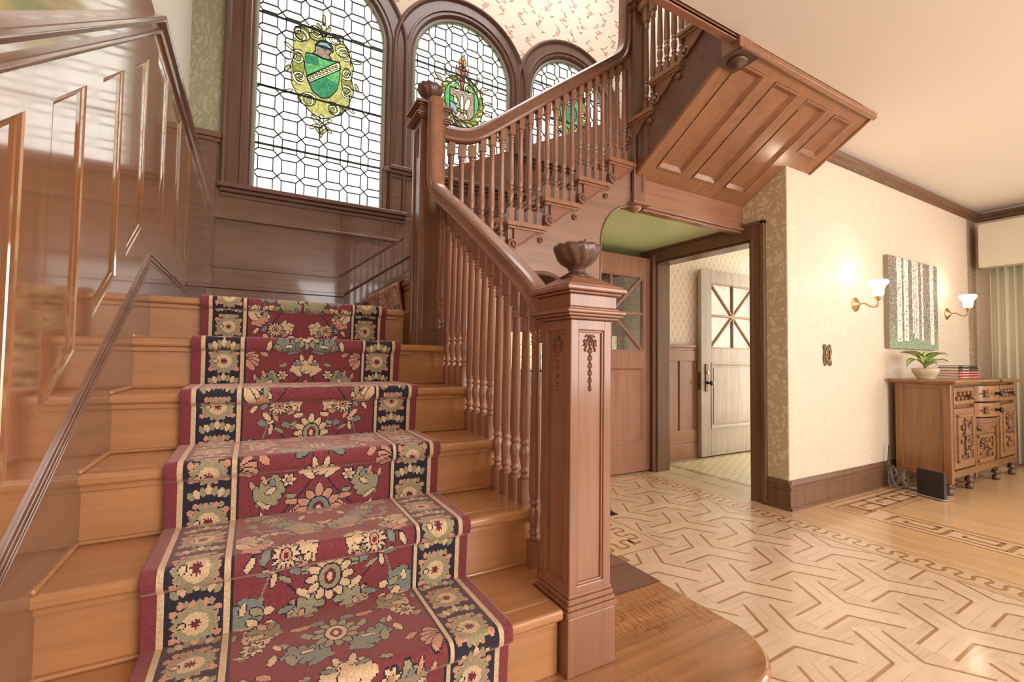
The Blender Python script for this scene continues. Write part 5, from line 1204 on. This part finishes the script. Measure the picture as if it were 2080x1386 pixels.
for (an, ti, Ln, Wd, be, ht) in ((2.95, .75, .26, .08, 1.1, .05), (3.4, .95, .24, .07, 1.2, .06), (2.5, 1.1, .22, .09, .9, .07), (4.3, 1.15, .21, .10, 1.0, .06), (.1, .75, .34, .09, .75, .07), (.5, 1.0, .25, .08, .9, .05), (5.7, .9, .20, .06, .9, .04), (-.25, .45, .24, .025, .4, .04), (1.6, 1.2, .2, .08, .8, .05), (3.9, .7, .17, .05, .8, .04)):
    leaf(pt_, an, ti, Ln, Wd, bs, be, ht)
# books
bx = at(1924, 770, 1, -1.02).x; paper = mat('page_edges', (.78, .66, .50), .8)
cols_ = [((.62, .16, .13), 'pink red book at the bottom of the stack on the sideboard', .44), ((.60, .17, .14), 'pink red book second from the bottom of the stack', .445), ((.58, .16, .14), 'pink red book in the middle of the stack', .445), ((.055, .05, .055), 'black book with pale title second from the top of stack', .44), ((.04, .035, .03), 'dark book lying on top of the stack', .40)]
z = ZTT; cloths = {}
for i, (cc, lb, ln) in enumerate(cols_):
    th = (.024, .022, .022, .026, .020)[i]; x0 = bx+(0, .0, -.004, 0, .008)[i]; y0, y1 = -1.10, -.955
    rt = thing('book', lb, 'book', (x0+ln/2, (y0+y1)/2, z), 'stack of books on the sideboard')
    cm = mat('book_cloth_%d' % i, cc, .5)
    q = MB(); q.box(x0, x0+ln, y0, y1, z, z+.003); q.box(x0, x0+ln, y0, y1, z+th-.003, z+th); q.box(x0, x0+ln, y0, y0+.003, z, z+th); q.build('cover', cm, rt)
    q = MB(); q.box(x0+.003, x0+ln-.004, y0+.003, y1-.004, z+.003, z+th-.003); q.build('pages', paper, rt)
    q = MB(); rs = random.Random(i)
    for t in range(7): q.box(x0+.07+t*.022, x0+.07+t*.022+.014, y0-.0008, y0, z+.007, z+th-.007)
    q.build('title_lettering', mat('lettering_%d' % i, (.75, .62, .45), .4), rt); z += th
# the near edges of the books face left: a spine block on the left side shows the pages
# curtains and pelmet on the bay wall
cvm_ = mat('sage_curtain', (.70, .67, .52), .8); cvm_.node_tree.nodes['Principled BSDF'].inputs['Sheen Weight'].default_value = .3
for (ya, yb_, nm, lb) in ((-.93, -1.75, 'curtain', 'floor length sage pleated curtain hanging below the cream pelmet'),):
    q = MB(); n = 260; f_, g2_ = [], []
    for i in range(n+1):
        y = ya+(yb_-ya)*i/n; ph = i/n*2*math.pi*13; xx = 7.13+.030*math.sin(ph)+.008*math.sin(ph*.37+1); f_.append((xx, y+.012*math.cos(ph))); g2_.append((7.13+.036*math.sin(ph+.3), y+.014*math.cos(ph)))
    vs = [(x, y, 2.20) for x, y in f_]+[(x, y, .03) for x, y in g2_]; q.add(vs, [(i, i+1, n+2+i, n+1+i) for i in range(n)], 0, True)
    o = q.build(nm, cvm_, None, recalc=False); md = o.modifiers.new('t', 'SOLIDIFY'); md.thickness = .003; tag(o, lb, 'curtain')
pel = mat('cream_quilted_pelmet', (.66, .60, .46), .7); N, L, b = nodes(pel); vo = N.new('ShaderNodeTexVoronoi'); vo.inputs['Scale'].default_value = 14; L.new(coords(pel), vo.inputs['Vector']); bump(pel, vo.outputs[0], .25, .01)
q = MB(); q.box(6.99, 7.24, -3.4, -.87, 2.035, 2.50); tag(settle(q.build('pelmet', pel, None, bevel=.012)), 'cream padded pelmet box above the sage curtain', 'pelmet')
# a narrow strip of patterned border paper by the corner
tag(MB().box(6.98, 7.20, YC-.008, YC-.003, .2, 2.575).build('trim_5', wall_paper('brown_border_paper', (.34, .24, .16), (.56, .44, .31), 22)), kind='structure')
# modem and its cables
rt = thing('router', 'black upright router on the floor leaning beside the sideboard', 'router', (5.0, -1.06, 0))
a = at(1867, 1003, 2, .005); b2 = at(1924, 1018, 2, .005)
q = MB(); d = (b2-a).normalized(); n2 = Vector((d.y, -d.x, 0)); Lr = (b2-a).length; H = .205
P_ = lambda s, t, z: a+d*(s*Lr)+n2*t+Vector((0, 0, z))
prof = [(0, 0), (.30, .016), (1.0, .0), (1.0, .028), (.3, .034), (0, .022)]
vs = [P_(s, t, .008) for s, t in prof]+[P_(s+(.04 if s > .9 else 0)*0, t, H) for s, t in prof]; n = 6
q.add(vs, [tuple(range(n)), tuple(range(n, 2*n))]+[(i, (i+1) % n, n+(i+1) % n, n+i) for i in range(n)]); q.build('casing', mat('black_plastic', (.018, .015, .014), .4, coat=.15), rt, bevel=.003)
q = MB(); q.add([P_(-.03, -.03, .001), P_(1.03, -.02, .001), P_(1.03, .05, .001), P_(-.03, .05, .001), P_(-.03, -.03, .008), P_(1.03, -.02, .008), P_(1.03, .05, .008), P_(-.03, .05, .008)], [(0, 1, 2, 3), (4, 5, 6, 7), (0, 1, 5, 4), (1, 2, 6, 5), (2, 3, 7, 6), (3, 0, 4, 7)]); q.build('stand', mat('grey_plastic', (.35, .33, .30), .4), rt)
rs = random.Random(2)
cm1 = mat('dark_cable', (.05, .07, .05), .5); cm2 = mat('grey_cable', (.17, .15, .13), .5)
c0 = at(1808, 965, 1, YC-.07)
q = MB()
for t in range(7):
    r_ = .05+.012*t; ox, oz = rs.uniform(-.03, .05), rs.uniform(.06, .10); pts = [(c0.x+ox+r_*.8*math.cos(a_)+.03*rs.random(), YC-.06-.05*math.cos(a_*.5)-.012*t, max(.006, oz+(.05+.008*t)*math.sin(a_+.7*t)+.015*rs.random())) for a_ in [i*.45 for i in range(14)]]
    q.tube(smooth_path(pts, 1), .0032, 6)
tag(settle(q.build('cable_coil', cm2, None)), 'loose coil of grey cables on the floor between baseboard and sideboard', 'cable')
q = MB()
for t in range(3):
    q.tube(smooth_path([(c0.x+.03, YC-.08, .008+.004*t), (c0.x+.12, YC-.14-.02*t, .006), (c0.x+.06, YC-.24-.02*t, .006), (a.x+.02, a.y+.03, .007), (a.x+.03, a.y+.02, .03)], 2), .004, 6)
tag(settle(q.build('router_cable', cm2, None)), 'grey cables running along the floor to the black router', 'cable')
q = MB(); q.tube(smooth_path([(c0.x+.02, YC-.05, .01), (c0.x-.01, YC-.05, .12), (c0.x+.04, YC-.045, .22), (c0.x+.07, YC-.04, .34)], 2), .006, 6); tag(settle(q.build('power_cord', cm1, None)), 'dark green power cord rising up the wall behind the sideboard', 'cord')
# floor register beside the first newel
q = MB(); p_ = at(1243, 1043, 2, 0); q.box(p_.x-.10, p_.x+.02, p_.y-.04, p_.y+.04, 0, .004); 
for i in range(5): q.box(p_.x-.09+.022*i, p_.x-.08+.022*i, p_.y-.035, p_.y+.035, .004, .006)
tag(settle(q.build('floor_register', M['dark'], None)), 'small dark metal floor register beside the parquet border', 'floor vent')
